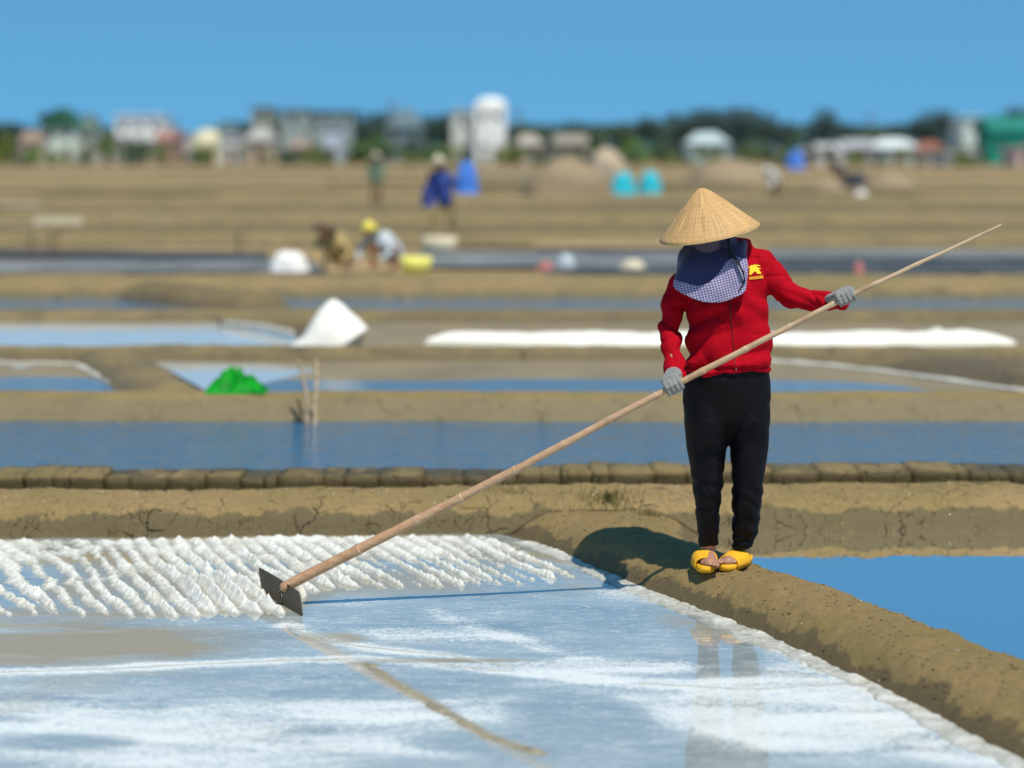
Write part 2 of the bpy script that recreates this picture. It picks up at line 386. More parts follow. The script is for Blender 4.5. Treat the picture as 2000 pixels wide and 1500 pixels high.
for L_, a_ in (([gp(-300, 1312), gp(200, 1303), gp(450, 1292), gp(700, 1286), gp(900, 1302), gp(1100, 1322), gp(1250, 1340), gp(1450, 1352), gp(1800, 1345)], .75), ([gp(560, 1226), gp(720, 1262), gp(1000, 1300)], .6), ([gp(850, 1200), gp(1000, 1250), gp(1150, 1290)], .35), ([gp(100, 1420), gp(450, 1440), gp(900, 1480)], .4)):
    salt = salt+a_*(1-ss(.01, .09, polyd(px_, py_+wl, L_)))
salt = salt+.55*(fbm(px_*1.7+py_*.9, py_*6-px_*.8, 91)-.5)
mud = mud+.5*ss(.55, .72, fbm(px_*1.2, py_*3.5, 93))*(px_ < -.3)
rk = ss(7.35, 7.6, py_-.42*ss(-1.0, -.7, px_))*(1-ss(.1, .5, px_)); salt = salt*(1-rk); mud = mud+.75*rk*ss(.25, .6, fbm(px_*2.2, py_*2.2, 97))
salt = np.clip(salt-depth0*1.5, -.3, 1.15)
keep = (side_t(px_, py_) < .12)
me = grid_mesh('salt_pan_brine', px_, py_, px_*0, keep=keep, attrs={'salt': np.clip(salt, 0, 1), 'mud': np.clip(mud, 0, 1)})
tag(link('salt_pan_brine', me, M['pan']), kind='structure')

# raised salt: raked windrows, edge crust and scum lines as one height field
sx, sy = np.meshgrid(np.arange(-2.95, 2.2, .0065), np.arange(5.1, 9.2, .0065))
def salt_h(x, y):
    wx = .055*(fbm(x*2.0, y*2.0, 30)-.5)*2+.022*(fbm(x*8, y*8, 31)-.5)*2
    # left field, drawn by strokes running towards the viewer
    ang = np.interp(x, [-2, .3], [0, .10]); u = (x+wx)*(.86-ang*.3)+(y)*(.51+ang)
    per = .112
    ph = u/per; cell = np.floor(ph); fr = ph-cell
    jit = _h(cell, cell*0, 99)
    tri = np.where(fr < .55, fr/.55, (1-fr)/.45)               # sharper on the side away from the light
    vv = (x*.51-y*.86)/.60+jit*.9+.15*fbm(x*5, y*5, 61); vf = vv-np.floor(vv); row = ss(0, .16, vf)*(1-ss(.80, 1, vf))   # strokes overlap in rows
    front = np.interp(x, [-3, -1.9, -1.35, -.93, -.84, -.4, .05, .36, .5], [7.50, 7.48, 7.43, 7.45, 7.88, 7.90, 7.97, 8.08, 8.2])
    front = front+.10*(jit-.5)+.04*(fbm(x*8, y*0, 33)-.5)
    back = b1_base(x)-.02
    inside = ss(0, .16, y-front)*ss(0, .06, back-y)*ss(.10, .16, -side_t(x, y))
    A = np.interp(y, [7.4, 8.2, 8.6, 9.1], [.036, .030, .017, .008])*(.55+.85*jit)*(.6+.8*fbm(x*3, y*3, 62))
    base = np.interp(y, [7.4, 8.2, 8.6, 9.1], [-.015, -.0125, -.005, .001])+.018*(fbm(x*2.4, y*2.4, 35)-.42)
    base = base - .012*ss(-.9, -.6, x)*(1-ss(8.4, 8.7, y))
    gran = .007*(fbm(x*24, y*24, 36, 3)-.5)*2+.006*(fbm(x*110, y*110, 39, 2)-.5)*2+.010*(fbm(x*60, y*60, 37, 2)-.5)*2
    h = base+.004*ss(0, -1.2, x)+A*1.12*(tri**1.5)*(.40+.60*row)+.008*(1-row)
    h = h+gran*np.clip(.25+tri, 0, 1.1)
    h = -.02+(h+.02)*inside
    # crust along the side bund
    t = -side_t(x, y); e = ss(-.03, .0, t)*(1-ss(.06, .19, t+.16*(fbm(x*3.5, y*3.5, 50)-.5)))
    c = -.02+e*(.0225+.013*(fbm(x*13, y*13, 51, 4)-.35)+.008*(fbm(x*40, y*40, 52, 2)-.5))*np.where(y > 8.9, ss(9.15, 8.9, y), 1)
    h = np.maximum(h, c)
    # scum lines
    wob = .16*(fbm(x*1.6, y*2.5, 53)-.5)+.02*(fbm(x*9, y*9, 57)-.5)
    lines = [[gp(-100, 1312), gp(200, 1303), gp(450, 1292), gp(700, 1286), gp(790, 1292), gp(900, 1302), gp(1000, 1311)],
             [gp(560, 1226), gp(640, 1250), gp(720, 1262), gp(860, 1278), gp(1000, 1300)],
             [gp(1250, 1342), gp(1450, 1352), gp(1650, 1338), gp(1745, 1345)]]
    for L in lines:
        d = polyd(x, y+wob, L); h = np.maximum(h, -.02+.0225*(1-ss(.003, .012+.02*fbm(x*4, y*4, 58), d))*ss(.05, .3, fbm(x*7, y*7, 54)))
    return h
sz = salt_h(sx, sy)
me = grid_mesh('raked_salt', sx, sy, sz, keep=sz > -.004)
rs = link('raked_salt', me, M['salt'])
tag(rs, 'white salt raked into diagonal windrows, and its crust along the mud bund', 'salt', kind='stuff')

# low mud line just breaking the film
bm = bmesh.new()
pts = [Vector((a, b, -.010)) for a, b in strip]
fine = []
for i in range(len(pts)-1):
    for k in range(8): fine.append(pts[i].lerp(pts[i+1], k/8)+Vector((.012*math.sin(i*5+k*1.7), 0, 0)))
add_tube(bm, fine, [.024+.006*math.sin(k*1.3)+.004*math.sin(k*.45) for k in range(len(fine))], 12, flat=.50)
tag(obj('mud_ridge', bm, simple('wet_mud_line', (.26, .225, .15), .5, .3, 30, bump=.8)), kind='structure')

# pond to the right of the side bund, lake behind
def sheet(name, pts, z, m, kind='structure'):
    me = bpy.data.meshes.new(name); me.from_pydata([(a, b, z) for a, b in pts], [], [tuple(range(len(pts)))]); me.update()
    return tag(link(name, me, m, smooth=False), kind=kind)
pe = [(float(edge_x(y))+.40, y) for y in np.arange(4.0, 9.6, .3)]
sheet('pond_water', pe+[(6, 9.6), (6, 4)], -.003, M['pond'])
sheet('lake_water', [(-9, 10.0), (9, 10.0), (9, 12.75), (-9, 12.75)], .05, M['lake'])
sheet('ditch_mud', [(-6, 9.4), (6, 9.4), (6, 10.02), (-6, 10.02)], .02, M['mud_block'])

# cracked earth bank made of blocks beyond the ditch
bank = empty('cracked_bank', (0, 9.95, .0), 'low bank of cracked dark mud blocks between cross bund and lake', 'mud bank')
x = -3.2; bi = 0
while x < 3.6:
    wd = random.choice([random.uniform(.05, .11), random.uniform(.10, .19), random.uniform(.16, .30)]); hh = .172+random.uniform(-.011, .009)+.010*math.sin(x*1.7)+.006*math.sin(x*4.3)
    yb = float(b1_base(x))+.73+random.uniform(-.012, .012)
    bm = bmesh.new(); add_box(bm, (x+wd/2, yb+.13, hh/2-.01), (wd+.002, .26, hh+.02))
    bmesh.ops.subdivide_edges(bm, edges=bm.edges[:], cuts=4, use_grid_fill=True)
    sk = random.uniform(-.25, .25); cxm = x+wd/2
    for v in bm.verts:
        n = noise.noise_vector(v.co*9+Vector((bi*3.1, 0, 0)))*.007+noise.noise_vector(v.co*26)*.007
        q = max(0, abs(v.co.x-cxm)/(wd/2)-.72)*1.3
        v.co.z -= q*q*.022*(1 if v.co.z > .12 else 0); v.co.y += q*q*.045*(1 if v.co.y < yb+.05 else 0)
        v.co.x += (v.co.z-.08)*sk*.3; v.co += n
    obj('mud_block', bm, M['mud_block'], bank); x += wd; bi += 1

# ------------------------------------------------------------------ banks behind the lake
def strip_bank(name, x0, x1, base, prof, m, res=.03, amp=.012, seed=0, slope=0.0):
    ds = np.array([p[0] for p in prof]); zs = np.array([p[1] for p in prof])
    s = np.linspace(ds[0], ds[-1], max(12, int((ds[-1]-ds[0])/res*1.6)))
    X, S = np.meshgrid(np.arange(x0, x1, res), s)
    Y = base+S+slope*X+.06*(fbm(X*1.1, X*0, seed)-.5)*2
    Z = np.interp(S, ds, zs)
    inn = ss(ds[0], ds[0]+.08, S)*ss(ds[-1], ds[-1]-.1, S)
    Z = Z+inn*(amp*(fbm(X*1.3, Y*1.3, seed+1)-.5)*3+amp*.8*(fbm(X*7, Y*7, seed+2)-.5)*2)
    me = grid_mesh(name, X, Y, Z); return tag(link(name, me, m), kind='structure')
strip_bank('lake_bank', -5.5, 5.5, 12.56, [(-.03, -.1), (0, .05), (.05, .13), (.11, .185), (.18, .212), (.27, .222), (.36, .19), (.5, .08), (.6, -.02)], M['mud_b2'], .014, .007, 11)
def pan(name, pts, z, m): return sheet(name, [(G(a, b, z).x, G(a, b, z).y) for a, b in pts], z, m)
bm = bmesh.new(); add_box(bm, (0, 17.8, .0), (40, 9.6, .16)); tag(obj('back_pan_bed', bm, M['mud_far2'], smooth=False), kind='structure')
M['pan_white'] = water_mat('pale_brine', (.50, .51, .48), .62, .1, 4)
M['pan_tan'] = simple('damp_pan_floor', (.225, .175, .095), .55, .18, 1.2)
pan('left_back_pan', [(-300, 712), (150, 711), (285, 780), (-300, 780)], .12, M['pan_tan'])
pan('middle_back_pan', [(300, 707), (1560, 704), (2050, 775), (2050, 790), (430, 790), (400, 762)], .12, M['pan_tan'])
pan('left_pan_water', [(-300, 735), (0, 737), (90, 735), (175, 738), (235, 752), (300, 785), (-300, 785)], .124, M['pond2'])
pan('left_pan_water', [(10, 715), (40, 712), (70, 715), (40, 721)], .124, M['pan_white'])
pan('middle_pan_water', [(560, 741), (700, 743), (850, 744), (1000, 740), (1300, 741), (1500, 742), (1640, 745), (1740, 752), (1850, 768), (1880, 790), (480, 790), (500, 752)], .124, M['pond2'])
pan('middle_pan_salt_film', [(300, 707), (520, 710), (620, 722), (560, 738), (500, 752), (480, 790), (430, 790), (400, 762)], .123, M['pan_white'])
bm = bmesh.new()
def edge_line(name, pts, z, wdt, hgt, m):
    bm = bmesh.new(); P = [G(a, b, z) for a, b in pts]
    f_ = []
    for i in range(len(P)-1):
        for k in range(6): f_.append(P[i].lerp(P[i+1], k/6))
    f_.append(P[-1]); add_tube(bm, f_, [wdt*(1+.25*math.sin(k*1.9)) for k in range(len(f_))], 8, flat=hgt/wdt)
    return tag(obj(name, bm, m), kind='structure')
M['salt_plain'] = simple('heaped_salt', (.78, .75, .66), .8, .08, 30, .3, bump=.5)
M['salt_line'] = simple('salt_line_grey', (.46, .44, .38), .8, .2, 10)
bm.free()
edge_line('salt_edge_line', [(-50, 708), (148, 711), (200, 738), (262, 770)], .125, .035, .015, M['salt_line'])
edge_line('salt_edge_line', [(1480, 704), (1600, 712), (1760, 730), (2060, 772)], .125, .045, .02, M['salt_line'])
def diag_bund(name, a, b, wdt, h, m, z0=.1, seed=0, res=.04):
    a = Vector(a); b = Vector(b); L = (b-a).length; t = (b-a)/L; nn = Vector((-t.y, t.x))
    S, T = np.meshgrid(np.linspace(0, L, int(L/res)), np.linspace(-1, 1, 22))
    X = a.x+t.x*S+nn.x*T*wdt/2; Y = a.y+t.y*S+nn.y*T*wdt/2
    Z = z0-.06+(h+.06)*(1-np.abs(T)**2.4)+(1-np.abs(T))*(.03*(fbm(X*1.5, Y*1.5, seed)-.5)*2+.012*(fbm(X*8, Y*8, seed+1)-.5)*2)
    Z = z0-.06+(Z-z0+.06)*ss(0, .35, S)*ss(L, L-.35, S)
    return tag(link(name, grid_mesh(name, X, Y, Z), m), kind='structure')
diag_bund('diagonal_bund', (-3.55, 16.0), (-2.32, 12.85), .72, .10, M['mud_far'], .12, 3)
diag_bund('diagonal_bund', (3.35, 15.7), (5.3, 12.9), 1.2, .07, M['mud_far2'], .12, 5)
strip_bank('back_bank', -7, 7, 15.5, [(-.05, 0), (0, .11), (.08, .17), (.2, .215), (.35, .22), (.5, .17), (.6, .1)], M['mud_far'], .03, .012, 21)
pan('whitish_back_pan', [(-400, 627), (430, 627), (575, 655), (590, 690), (-400, 690)], .12, M['pan_white'])
pan('back_tan_pan', [(720, 628), (2400, 628), (2400, 690), (700, 690)], .118, M['pan_tan'])
strip_bank('far_bank', -9, 9, 18.9, [(-.05, 0), (0, .11), (.15, .2), (.5, .215), (.8, .20), (1.1, .1)], M['mud_far'], .05, .010, 31)
bm = bmesh.new(); add_box(bm, (0, 860, -.03), (2600, 1680, .26)); tag(obj('salt_field', bm, M['field'], smooth=False), kind='structure')
M['strip_blue'] = water_mat('far_brine', (.05, .10, .16), 2.0, .8, 6, .1)
sheet('far_water', [(-9, 19.95), (9, 19.95), (9, 22.3), (-9, 22.3)], .125, M['strip_blue'])
strip_bank('far_bank', -10, 10, 22.2, [(-.05, 0), (0, .11), (.1, .22), (.35, .31), (.9, .335), (1.3, .3), (1.8, .1)], M['mud_far'], .06, .02, 41)
diag_bund('fallen_bund', (-4.6, 22.4), (-2.6, 20.3), .9, .2, M['mud_far2'], .12, 9)
# black liners and further rows
M['liner'] = simple('black_liner', (.05, .055, .06), .75, .5, 1.2, .3)
M['liner2'] = simple('grey_liner', (.15, .155, .15), .75, .5, 1.0, .3)
M['pale_field'] = simple('pale_salt_patch', (.30, .265, .19), .9, .2, 1)
M['dark_field'] = simple('dark_damp_field', (.13, .105, .055), .9, .2, .6); M['olive_field'] = simple('olive_field', (.17, .145, .062), .9, .2, .6); M['warm_field'] = simple('warm_field', (.33, .225, .11), .9, .2, .6)
def flat(name, pts, z, m): return pan(name, pts, z, m)
flat('lined_pond', [(1080, 500), (2100, 500), (2100, 534), (1060, 534)], .16, M['liner'])
flat('grey_lined_pond', [(-200, 505), (600, 505), (640, 532), (-200, 532)], .16, M['liner2'])
flat('grey_lined_pond', [(820, 490), (1330, 490), (1330, 520), (800, 520)], .165, M['liner2'])
flat('lined_pond', [(-200, 486), (520, 492), (530, 500), (-200, 496)], .16, M['liner'])
flat('grey_lined_pond', [(1500, 486), (2100, 488), (2100, 504), (1500, 502)], .168, M['liner2'])
flat('pale_patch', [(215, 402), (480, 402), (490, 428), (205, 428)], .13, M['pale_field'])
flat('pale_patch', [(-100, 395), (80, 395), (60, 430), (-100, 430)], .13, M['pale_field'])
for i, (d, h, m) in enumerate([(33.5, .30, 'mud_far'), (37.5, .28, 'mud_far2'), (43, .34, 'mud_far'), (50, .3, 'mud_far2'), (60, .34, 'mud_far'), (74, .30, 'mud_far2'), (95, .28, 'mud_far'), (130, .26, 'mud_far2'), (175, .22, 'mud_far')]):
    hw = d*.42
    strip_bank('field_bank', -hw, hw, d, [(-.1, 0), (0, .1), (.25, h*.75), (.7, h), (1.4+d*.02, h*.95), (2+d*.03, .09)], M[m], max(.1, d*.004), .03, 50+i*5)


rp = random.Random(11)
for k in range(36):
    yy = rp.choice([332, 340, 348, 356, 364, 372, 384, 392, 408, 416, 436, 446, 458, 470]); x0 = rp.uniform(-100, 1800); ww = rp.uniform(150, 520); hh_ = (yy-300)*rp.uniform(.05, .11)+2
    pan('field_patch', [(x0, yy), (x0+ww, yy+rp.uniform(-1, 1)), (x0+ww+rp.uniform(-40, 60), yy+hh_), (x0-rp.uniform(-30, 50), yy+hh_)], .128+k*.0022, M[rp.choice(['pale_field', 'dark_field', 'dark_field', 'olive_field', 'olive_field', 'warm_field'])])

# ------------------------------------------------------------------ the worker
D = 7.87
PXM = D/F
def fabric(name, c1, c2, rough=.75, sheen=.3, weave=900, bscale=.25, spec=.25):
    t = NT(name); p = t.pos(); n = t.noise(p, 14, 5, .6); wv = t.noise(p, weave, 2)
    return t.done(t.pbr(t.mix(n, c1, c2), rough, t.bump(t.math('ADD', wv, t.math('MULTIPLY', n, .8)), bscale, .004), **{'Specular IOR Level': spec, 'Sheen Weight': sheen}))
M['red'] = fabric('red_jersey', (.31, .001, .006), (.40, .0015, .011), .8, .0, spec=.08)
M['black_cloth'] = fabric('black_trouser_cloth', (.0022, .0014, .002), (.004, .0028, .004), .5, .0, spec=.14)
M['navy'] = fabric('navy_scarf', (.022, .024, .075), (.035, .038, .105), .8, .2)
M['skin'] = simple('skin', (.36, .18, .11), .5, .12, 20, .4)
M['glove'] = fabric('grey_knit_glove', (.17, .165, .15), (.27, .265, .245), .9, .2, 350, .6)
M['yellow'] = simple('yellow_foam', (.72, .36, .008), .8, .08, 60, .4, bump=.3)
M['black_strap'] = simple('black_strap', (.01, .01, .012), .6, .2)
def check_mat():
    t = NT('lavender_check_scarf'); p = t.pos((1, .6, 1), (0, R(14), 0))
    sp = t.n('ShaderNodeSeparateXYZ', {'Vector': p})
    a = t.math('SINE', t.math('MULTIPLY', sp.outputs[0], 2*math.pi/.0125)); b = t.math('SINE', t.math('MULTIPLY', sp.outputs[2], 2*math.pi/.0105))
    f = t.math('ADD', t.math('MULTIPLY', a, .5), t.math('MULTIPLY', b, .5))
    f = t.ramp(t.math('ADD', t.math('MULTIPLY', f, .5), .5), [(.35, 0.0), (.62, 1.0)])
    z = t.n('ShaderNodeSeparateXYZ', {'Vector': t.n('ShaderNodeNewGeometry').outputs['Position']})
    c = t.mix(f, (.11, .09, .19), (.36, .33, .47))
    return t.done(t.pbr(c, .85, t.bump(f, .35, .003)))
M['check'] = check_mat()
def mask_mat():
    t = NT('fine_check_mask'); p = t.pos(); sp = t.n('ShaderNodeSeparateXYZ', {'Vector': p})
    a = t.math('SINE', t.math('MULTIPLY', sp.outputs[0], 2*math.pi/.0105)); b = t.math('SINE', t.math('MULTIPLY', sp.outputs[2], 2*math.pi/.0105))
    f = t.ramp(t.math('ADD', t.math('MULTIPLY', t.math('MULTIPLY', a, b), .5), .5), [(.5, 0.0), (.8, 1.0)])
    return t.done(t.pbr(t.mix(f, (.04, .03, .06), (.17, .125, .18)), .9))
M['mask'] = mask_mat()

person = empty('person', (.88, D, .125), 'worker in conical straw hat, red jacket and black trousers raking from the mud bund', 'person')
def ring(y, xl, xr, dep, dc=0.0):
    a = W(xl, y, D); b = W(xr, y, D); c = (a+b)/2+Vector((0, dc, 0))
    return (c, Vector(((b.x-a.x)/2, 0, 0)), Vector((0, dep, 0)))
def pts(lst): return [W(a, b, D)+Vector((0, dy, 0)) for a, b, dy in lst]

ARM_R = [(1331, 556, .02), (1314, 600, .01), (1308, 645, -.01), (1309, 680, -.07), (1316, 726, -.15)]       # her right arm (image left)
ARM_L = [(1484, 512, .02), (1506, 540, .01), (1533, 571, -.02), (1548, 578, -.05), (1590, 585, -.12), (1628, 583, -.18)]
# body (skin): one continuous surface under the clothes
bm = bmesh.new()
add_loft(bm, [ring(800, 1350, 1490, .08), ring(740, 1348, 1492, .095), ring(680, 1355, 1486, .085), ring(600, 1350, 1484, .09), ring(545, 1345, 1484, .085), ring(512, 1375, 1470, .055)], 20)
add_tube(bm, pts([(1422, 530, 0), (1408, 500, -.01), (1396, 470, -.02)]), [.06, .05, .05])
HC = W(1384, 452, D)+Vector((0, -.04, .01))
Rh = Matrix.Rotation(R(-28), 3, 'Z') @ Matrix.Rotation(R(22), 3, 'X')      # turned to her right, looking down at the rake
def hp(x, y, z): return HC+Rh @ Vector((x, y, z))
add_ell(bm, hp(0, .01, .01), (.076, .092, .10), Rh); add_ell(bm, hp(0, -.045, -.055), (.052, .05, .058), Rh)
add_tube(bm, [hp(0, -.078, .02), hp(0, -.098, -.018), hp(0, -.1, -.026)], [.009, .014, .012], 8)
for s in (-1, 1): add_ell(bm, hp(s*.077, .005, -.01), (.01, .02, .032), Rh, 10)
for A in (ARM_R, ARM_L): add_tube(bm, pts(A), [.042, .04, .035, .033, .03, .026][:len(A)] if len(A) == 6 else [.042, .038, .035, .03, .026])
for L, fx, dr in (([(1378, 770, 0), (1382, 880, -.01), (1382, 960, -.015), (1385, 1040, .015), (1384, 1082, .03)], 0, (-.05, -1)),
                  ([(1462, 770, 0), (1460, 880, -.01), (1457, 960, -.015), (1452, 1040, .015), (1453, 1078, .04)], 1, (-.55, -.83))):
    P = pts(L); add_tube(bm, P, [.07, .06, .048, .042, .030])
    a = P[-1]; dv = Vector((dr[0], dr[1], 0)).normalized(); z0 = .146
    A0 = Vector((a.x, a.y+.005, z0+.034))
    add_tube(bm, [A0+Vector((0, 0, .02)), A0-dv*.03+Vector((0, 0, -.01)), A0+Vector((0, 0, -.005)), A0+dv*.07+Vector((0, 0, -.012)), A0+dv*.14+Vector((0, 0, -.016))], [.03, .028, .032, .033, .028], 12, flat=.75)
    sd_ = Vector((-dv.y, dv.x, 0))
    for k in range(5):
        o_ = (k-2)*.0145*(1 if fx else -1); ln = .185-abs(k-.7)*.007-(.006*k)
        add_tube(bm, [A0+dv*.12+sd_*o_+Vector((0, 0, -.014)), A0+dv*ln+sd_*o_*1.08+Vector((0, 0, -.017))], [.0088, .0078 if k else .01], 8)
me = remesh(bm, .0045, 2); link('body', me, M['skin'], person)
for s in (-1, 1):
    bm = bmesh.new(); add_ell(bm, hp(s*.031, -.077, .012), (.012, .008, .008), Rh, 12); obj('eye', bm, simple('eye_white', (.7, .68, .65), .2, .02), person)

# trousers
bm = bmesh.new()
add_loft(bm, [ring(712, 1340, 1500, .105), ring(740, 1334, 1506, .114), ring(780, 1333, 1506, .110, .005), ring(820, 1337, 1503, .088, .005), ring(850, 1362, 1482, .05, .01), ring(868, 1395, 1452, .025, .01)], 28)
add_loft(bm, [ring(752, 1355, 1405, .05), ring(778, 1338, 1419, .092), ring(820, 1336, 1421, .104), ring(870, 1340, 1420, .092), ring(930, 1350, 1412, .078, -.012), ring(980, 1355, 1408, .072, -.012), ring(1040, 1363, 1405, .055, .01), ring(1069, 1367, 1404, .046, .022)], 24)
add_loft(bm, [ring(752, 1440, 1484, .05), ring(778, 1423, 1503, .092), ring(820, 1423, 1504, .104), ring(870, 1425, 1501, .092), ring(930, 1428, 1493, .078, -.012), ring(980, 1429, 1487, .072, -.012), ring(1040, 1431, 1481, .055, .01), ring(1062, 1430, 1473, .048, .022), ring(1071, 1431, 1468, .046, .022)], 24)
me = remesh(bm, .005, 22)
def fold(c, ax, freq, sd=0.0, sharp=2.0):
    q = c.dot(ax)*freq+noise.noise(c*5+Vector((sd, 0, 0)))*2.6
    return abs(math.sin(q))**sharp
def f_tr(c, n):
    low = max(0, min(1, (.62-c.z)/.45)); hip = max(0, min(1, 1-abs(c.z-.95)/.12))
    a = fold(c, Vector((.35, .2, 1)), 46, 3, 1.5)-.5
    b = noise.noise(c*11)*.006+noise.noise(c*Vector((30, 30, 14)).length*.35)*.003
    q = c.dot(Vector((.5, .1, 1)))*27+noise.noise(c*5+Vector((51, 0, 0)))*3; cr = (1-abs(math.sin(q)))**4*max(0, .3+1.3*noise.noise(c*7))
    q = c.dot(Vector((-.6, .1, 1)))*23+noise.noise(c*5+Vector((91, 0, 0)))*3; cr += (1-abs(math.sin(q)))**4*max(0, .3+1.3*noise.noise(c*6+Vector((3, 0, 0))))
    return -.011*cr*(.35+low)+a*.017*low*(.5+1.4*noise.noise(c*5))+b*(.5+low)+(fold(c, Vector((.8, .3, .8)), 26, 9)-.4)*.004*hip
displace(me, f_tr); link('trousers', me, M['black_cloth'], person)

# jacket
bm = bmesh.new()
add_loft(bm, [ring(727, 1340, 1503, .112), ring(722, 1336, 1504, .122), ring(700, 1339, 1507, .128), ring(660, 1342, 1505, .122), ring(620, 1343, 1502, .12), ring(590, 1334, 1500, .12), ring(560, 1329, 1500, .115, .005),
              ring(535, 1328, 1500, .108, .01), ring(512, 1338, 1494, .095, .02), ring(492, 1372, 1484, .08, .03), ring(474, 1412, 1474, .062, .04), ring(466, 1425, 1472, .05, .045)], 32, .86)
add_tube(bm, pts(ARM_R), [.060, .052, .047, .043, .040], 20)
add_tube(bm, pts(ARM_L), [.070, .064, .057, .053, .045, .037], 20)
me = remesh(bm, .005, 5)
hemz = W(0, 727, D).z
def f_jk(c, n):
    x0, z0 = c.x, c.z
    front = max(0, -n.y)
    low = max(0, min(1, (1.35-z0)/.25))
    s = 0
    # pulls running from the right hem up towards the left armpit, gathers above the hem
    s += (fold(c, Vector((-.42, 0, 1)), 30, 1, 1.3)-.55)*.017*low*(.55+.7*noise.noise(c*4+Vector((5, 0, 0))))
    s += (fold(c, Vector((.5, 0, 1)), 22, 7, 1.6)-.5)*.009*(.5+1.2*abs(noise.noise(c*5)))
    s += (fold(c, Vector((1, 0, .1)), 60, 4, 1.0)-.5)*.005*max(0, 1-abs(z0-(hemz+.035))/.035)
    s -= .010*math.exp(-((z0-(hemz+.030))/.008)**2)*(1 if .72 < x0 < 1.11 else 0)
    if x0 > 1.10: s += (fold(c, Vector((.8, .3, .9)), 34, 2, 1.2)-.5)*.010*(.4+1.3*abs(noise.noise(c*6)))
    if x0 < .715 and z0 < 1.32: s += (fold(c, Vector((.35, .2, 1)), 36, 6, 1.2)-.5)*.005*(.4+1.3*abs(noise.noise(c*6)))
    if .73 < x0 < 1.09: s *= 1.5
    s += noise.noise(c*9)*.006+noise.noise(c*23)*.002
    for ax_, fq, sd_, am in ((Vector((-.5, .1, 1)), 17, 31, .011), (Vector((.7, .2, 1)), 21, 47, .007)):
        q = c.dot(ax_)*fq+noise.noise(c*4+Vector((sd_, 0, 0)))*3.2
        s -= am*(1-abs(math.sin(q)))**5*max(0, .35+1.3*noise.noise(c*5.5+Vector((0, sd_, 0))))
    return s
displace(me, f_jk); jk = link('jacket', me, M['red'], person)
bvh = BVHTree.FromPolygons([v.co for v in me.vertices], [tuple(p.vertices) for p in me.polygons])
def onj(px, py, off=.002):
    o_ = W(px, py, 6.5); d_ = (W(px, py, 7.5)-o_).normalized()
    h = bvh.ray_cast(o_, d_); return h[0]+h[1]*off if h[0] else W(px, py, D-.12)
# zip
bm = bmesh.new(); P = [onj(1425+ (y-585)*.085, y, .0005) for y in range(580, 727, 6)]; add_tube(bm, P, .0032, 6)
obj('zip', bm, simple('dark_red_zip', (.16, .002, .006), .5, .1), jk)
bm = bmesh.new(); p = onj(1436.5, 722, .005); add_box(bm, p, (.006, .004, .012), 0, .001); obj('zip_pull', bm, simple('nickel', (.7, .68, .62), .3, .05, metal=.8), jk)
# emblem: a rearing four-legged beast over a bar of lettering
def emb_poly(polys, name, m):
    bm = bmesh.new()
    for poly in polys:
        vs = [bm.verts.new(onj(a, b, .0025)) for a, b in poly]
        try: bm.faces.new(vs)
        except Exception: pass
    bmesh.ops.triangulate(bm, faces=bm.faces[:])
    r = bmesh.ops.extrude_face_region(bm, geom=bm.faces[:])
    for v in [g for g in r['geom'] if isinstance(g, bmesh.types.BMVert)]: v.co.y -= .0012
    return obj(name, bm, m, jk, False)
my = simple('yellow_print', (.85, .55, .02), .6, .05)
emb_poly([[(1463, 522), (1467, 518), (1474, 519), (1480, 523), (1482, 528), (1476, 531), (1468, 529), (1464, 528)],
          [(1464, 527), (1468, 529), (1468, 535), (1465, 538), (1463, 535)], [(1468, 529), (1473, 530), (1470, 534), (1466, 536)],
          [(1477, 528), (1482, 528), (1486, 533), (1485, 536), (1481, 533)], [(1474, 530), (1479, 530), (1483, 535), (1479, 535)],
          [(1467, 519), (1474, 517), (1483, 518), (1485, 520), (1478, 520)], [(1478, 522), (1486, 525), (1482, 526)], [(1462, 523), (1459, 522), (1463, 520)]], 'emblem', my)
emb_poly([[(1463+k*3.4, 541-k*.35), (1465.6+k*3.4, 540.7-k*.35), (1465.6+k*3.4, 546-k*.35), (1463+k*3.4, 546.3-k*.35)] for k in range(8)], 'emblem_lettering', simple('orange_print', (.80, .38, .03), .6, .05))

# scarf: hood round the head, cape over the chest with a checked lower part, mask
def shell(name, fn, nu, nv, m, thick=.003, parent=person, cond=None):
    bm = bmesh.new(); vs = [[bm.verts.new(fn(i/(nu-1), j/(nv-1))) for i in range(nu)] for j in range(nv)]
    for j in range(nv-1):
        for i in range(nu-1):
            if cond and not cond((i+.5)/(nu-1), (j+.5)/(nv-1)): continue
            bm.faces.new((vs[j][i], vs[j][i+1], vs[j+1][i+1], vs[j+1][i]))
    bmesh.ops.delete(bm, geom=[v for v in bm.verts if not v.link_faces], context='VERTS')
    bmesh.ops.recalc_face_normals(bm, faces=bm.faces[:])
    me = bpy.data.meshes.new(name); bm.to_mesh(me); bm.free()
    o = link(name, me, m, parent); s = o.modifiers.new('s', 'SOLIDIFY'); s.thickness = thick; s.offset = 0
    return o
def hood(u, v):                      # u around (0 front opening .. 1), v from crown down to neck
    a = R(48)+u*R(360-80); x, y = math.sin(a)*-1, -math.cos(a)
    zz = .10-v*.24; rr = math.sqrt(max(.02, 1-((zz-.0)/.135)**2)) if zz > 0 else 1+.12*(-zz/.14)
    p = hp(x*.097*rr*-1, y*.108*rr+.008, zz)
    return p+Vector((noise.noise(p*16), noise.noise(p*16+Vector((4, 4, 4))), 0))*.008
shell('scarf_hood', hood, 60, 22, M['navy'])
neck = W(1402, 494, D)+Vector((0, -.02, 0))
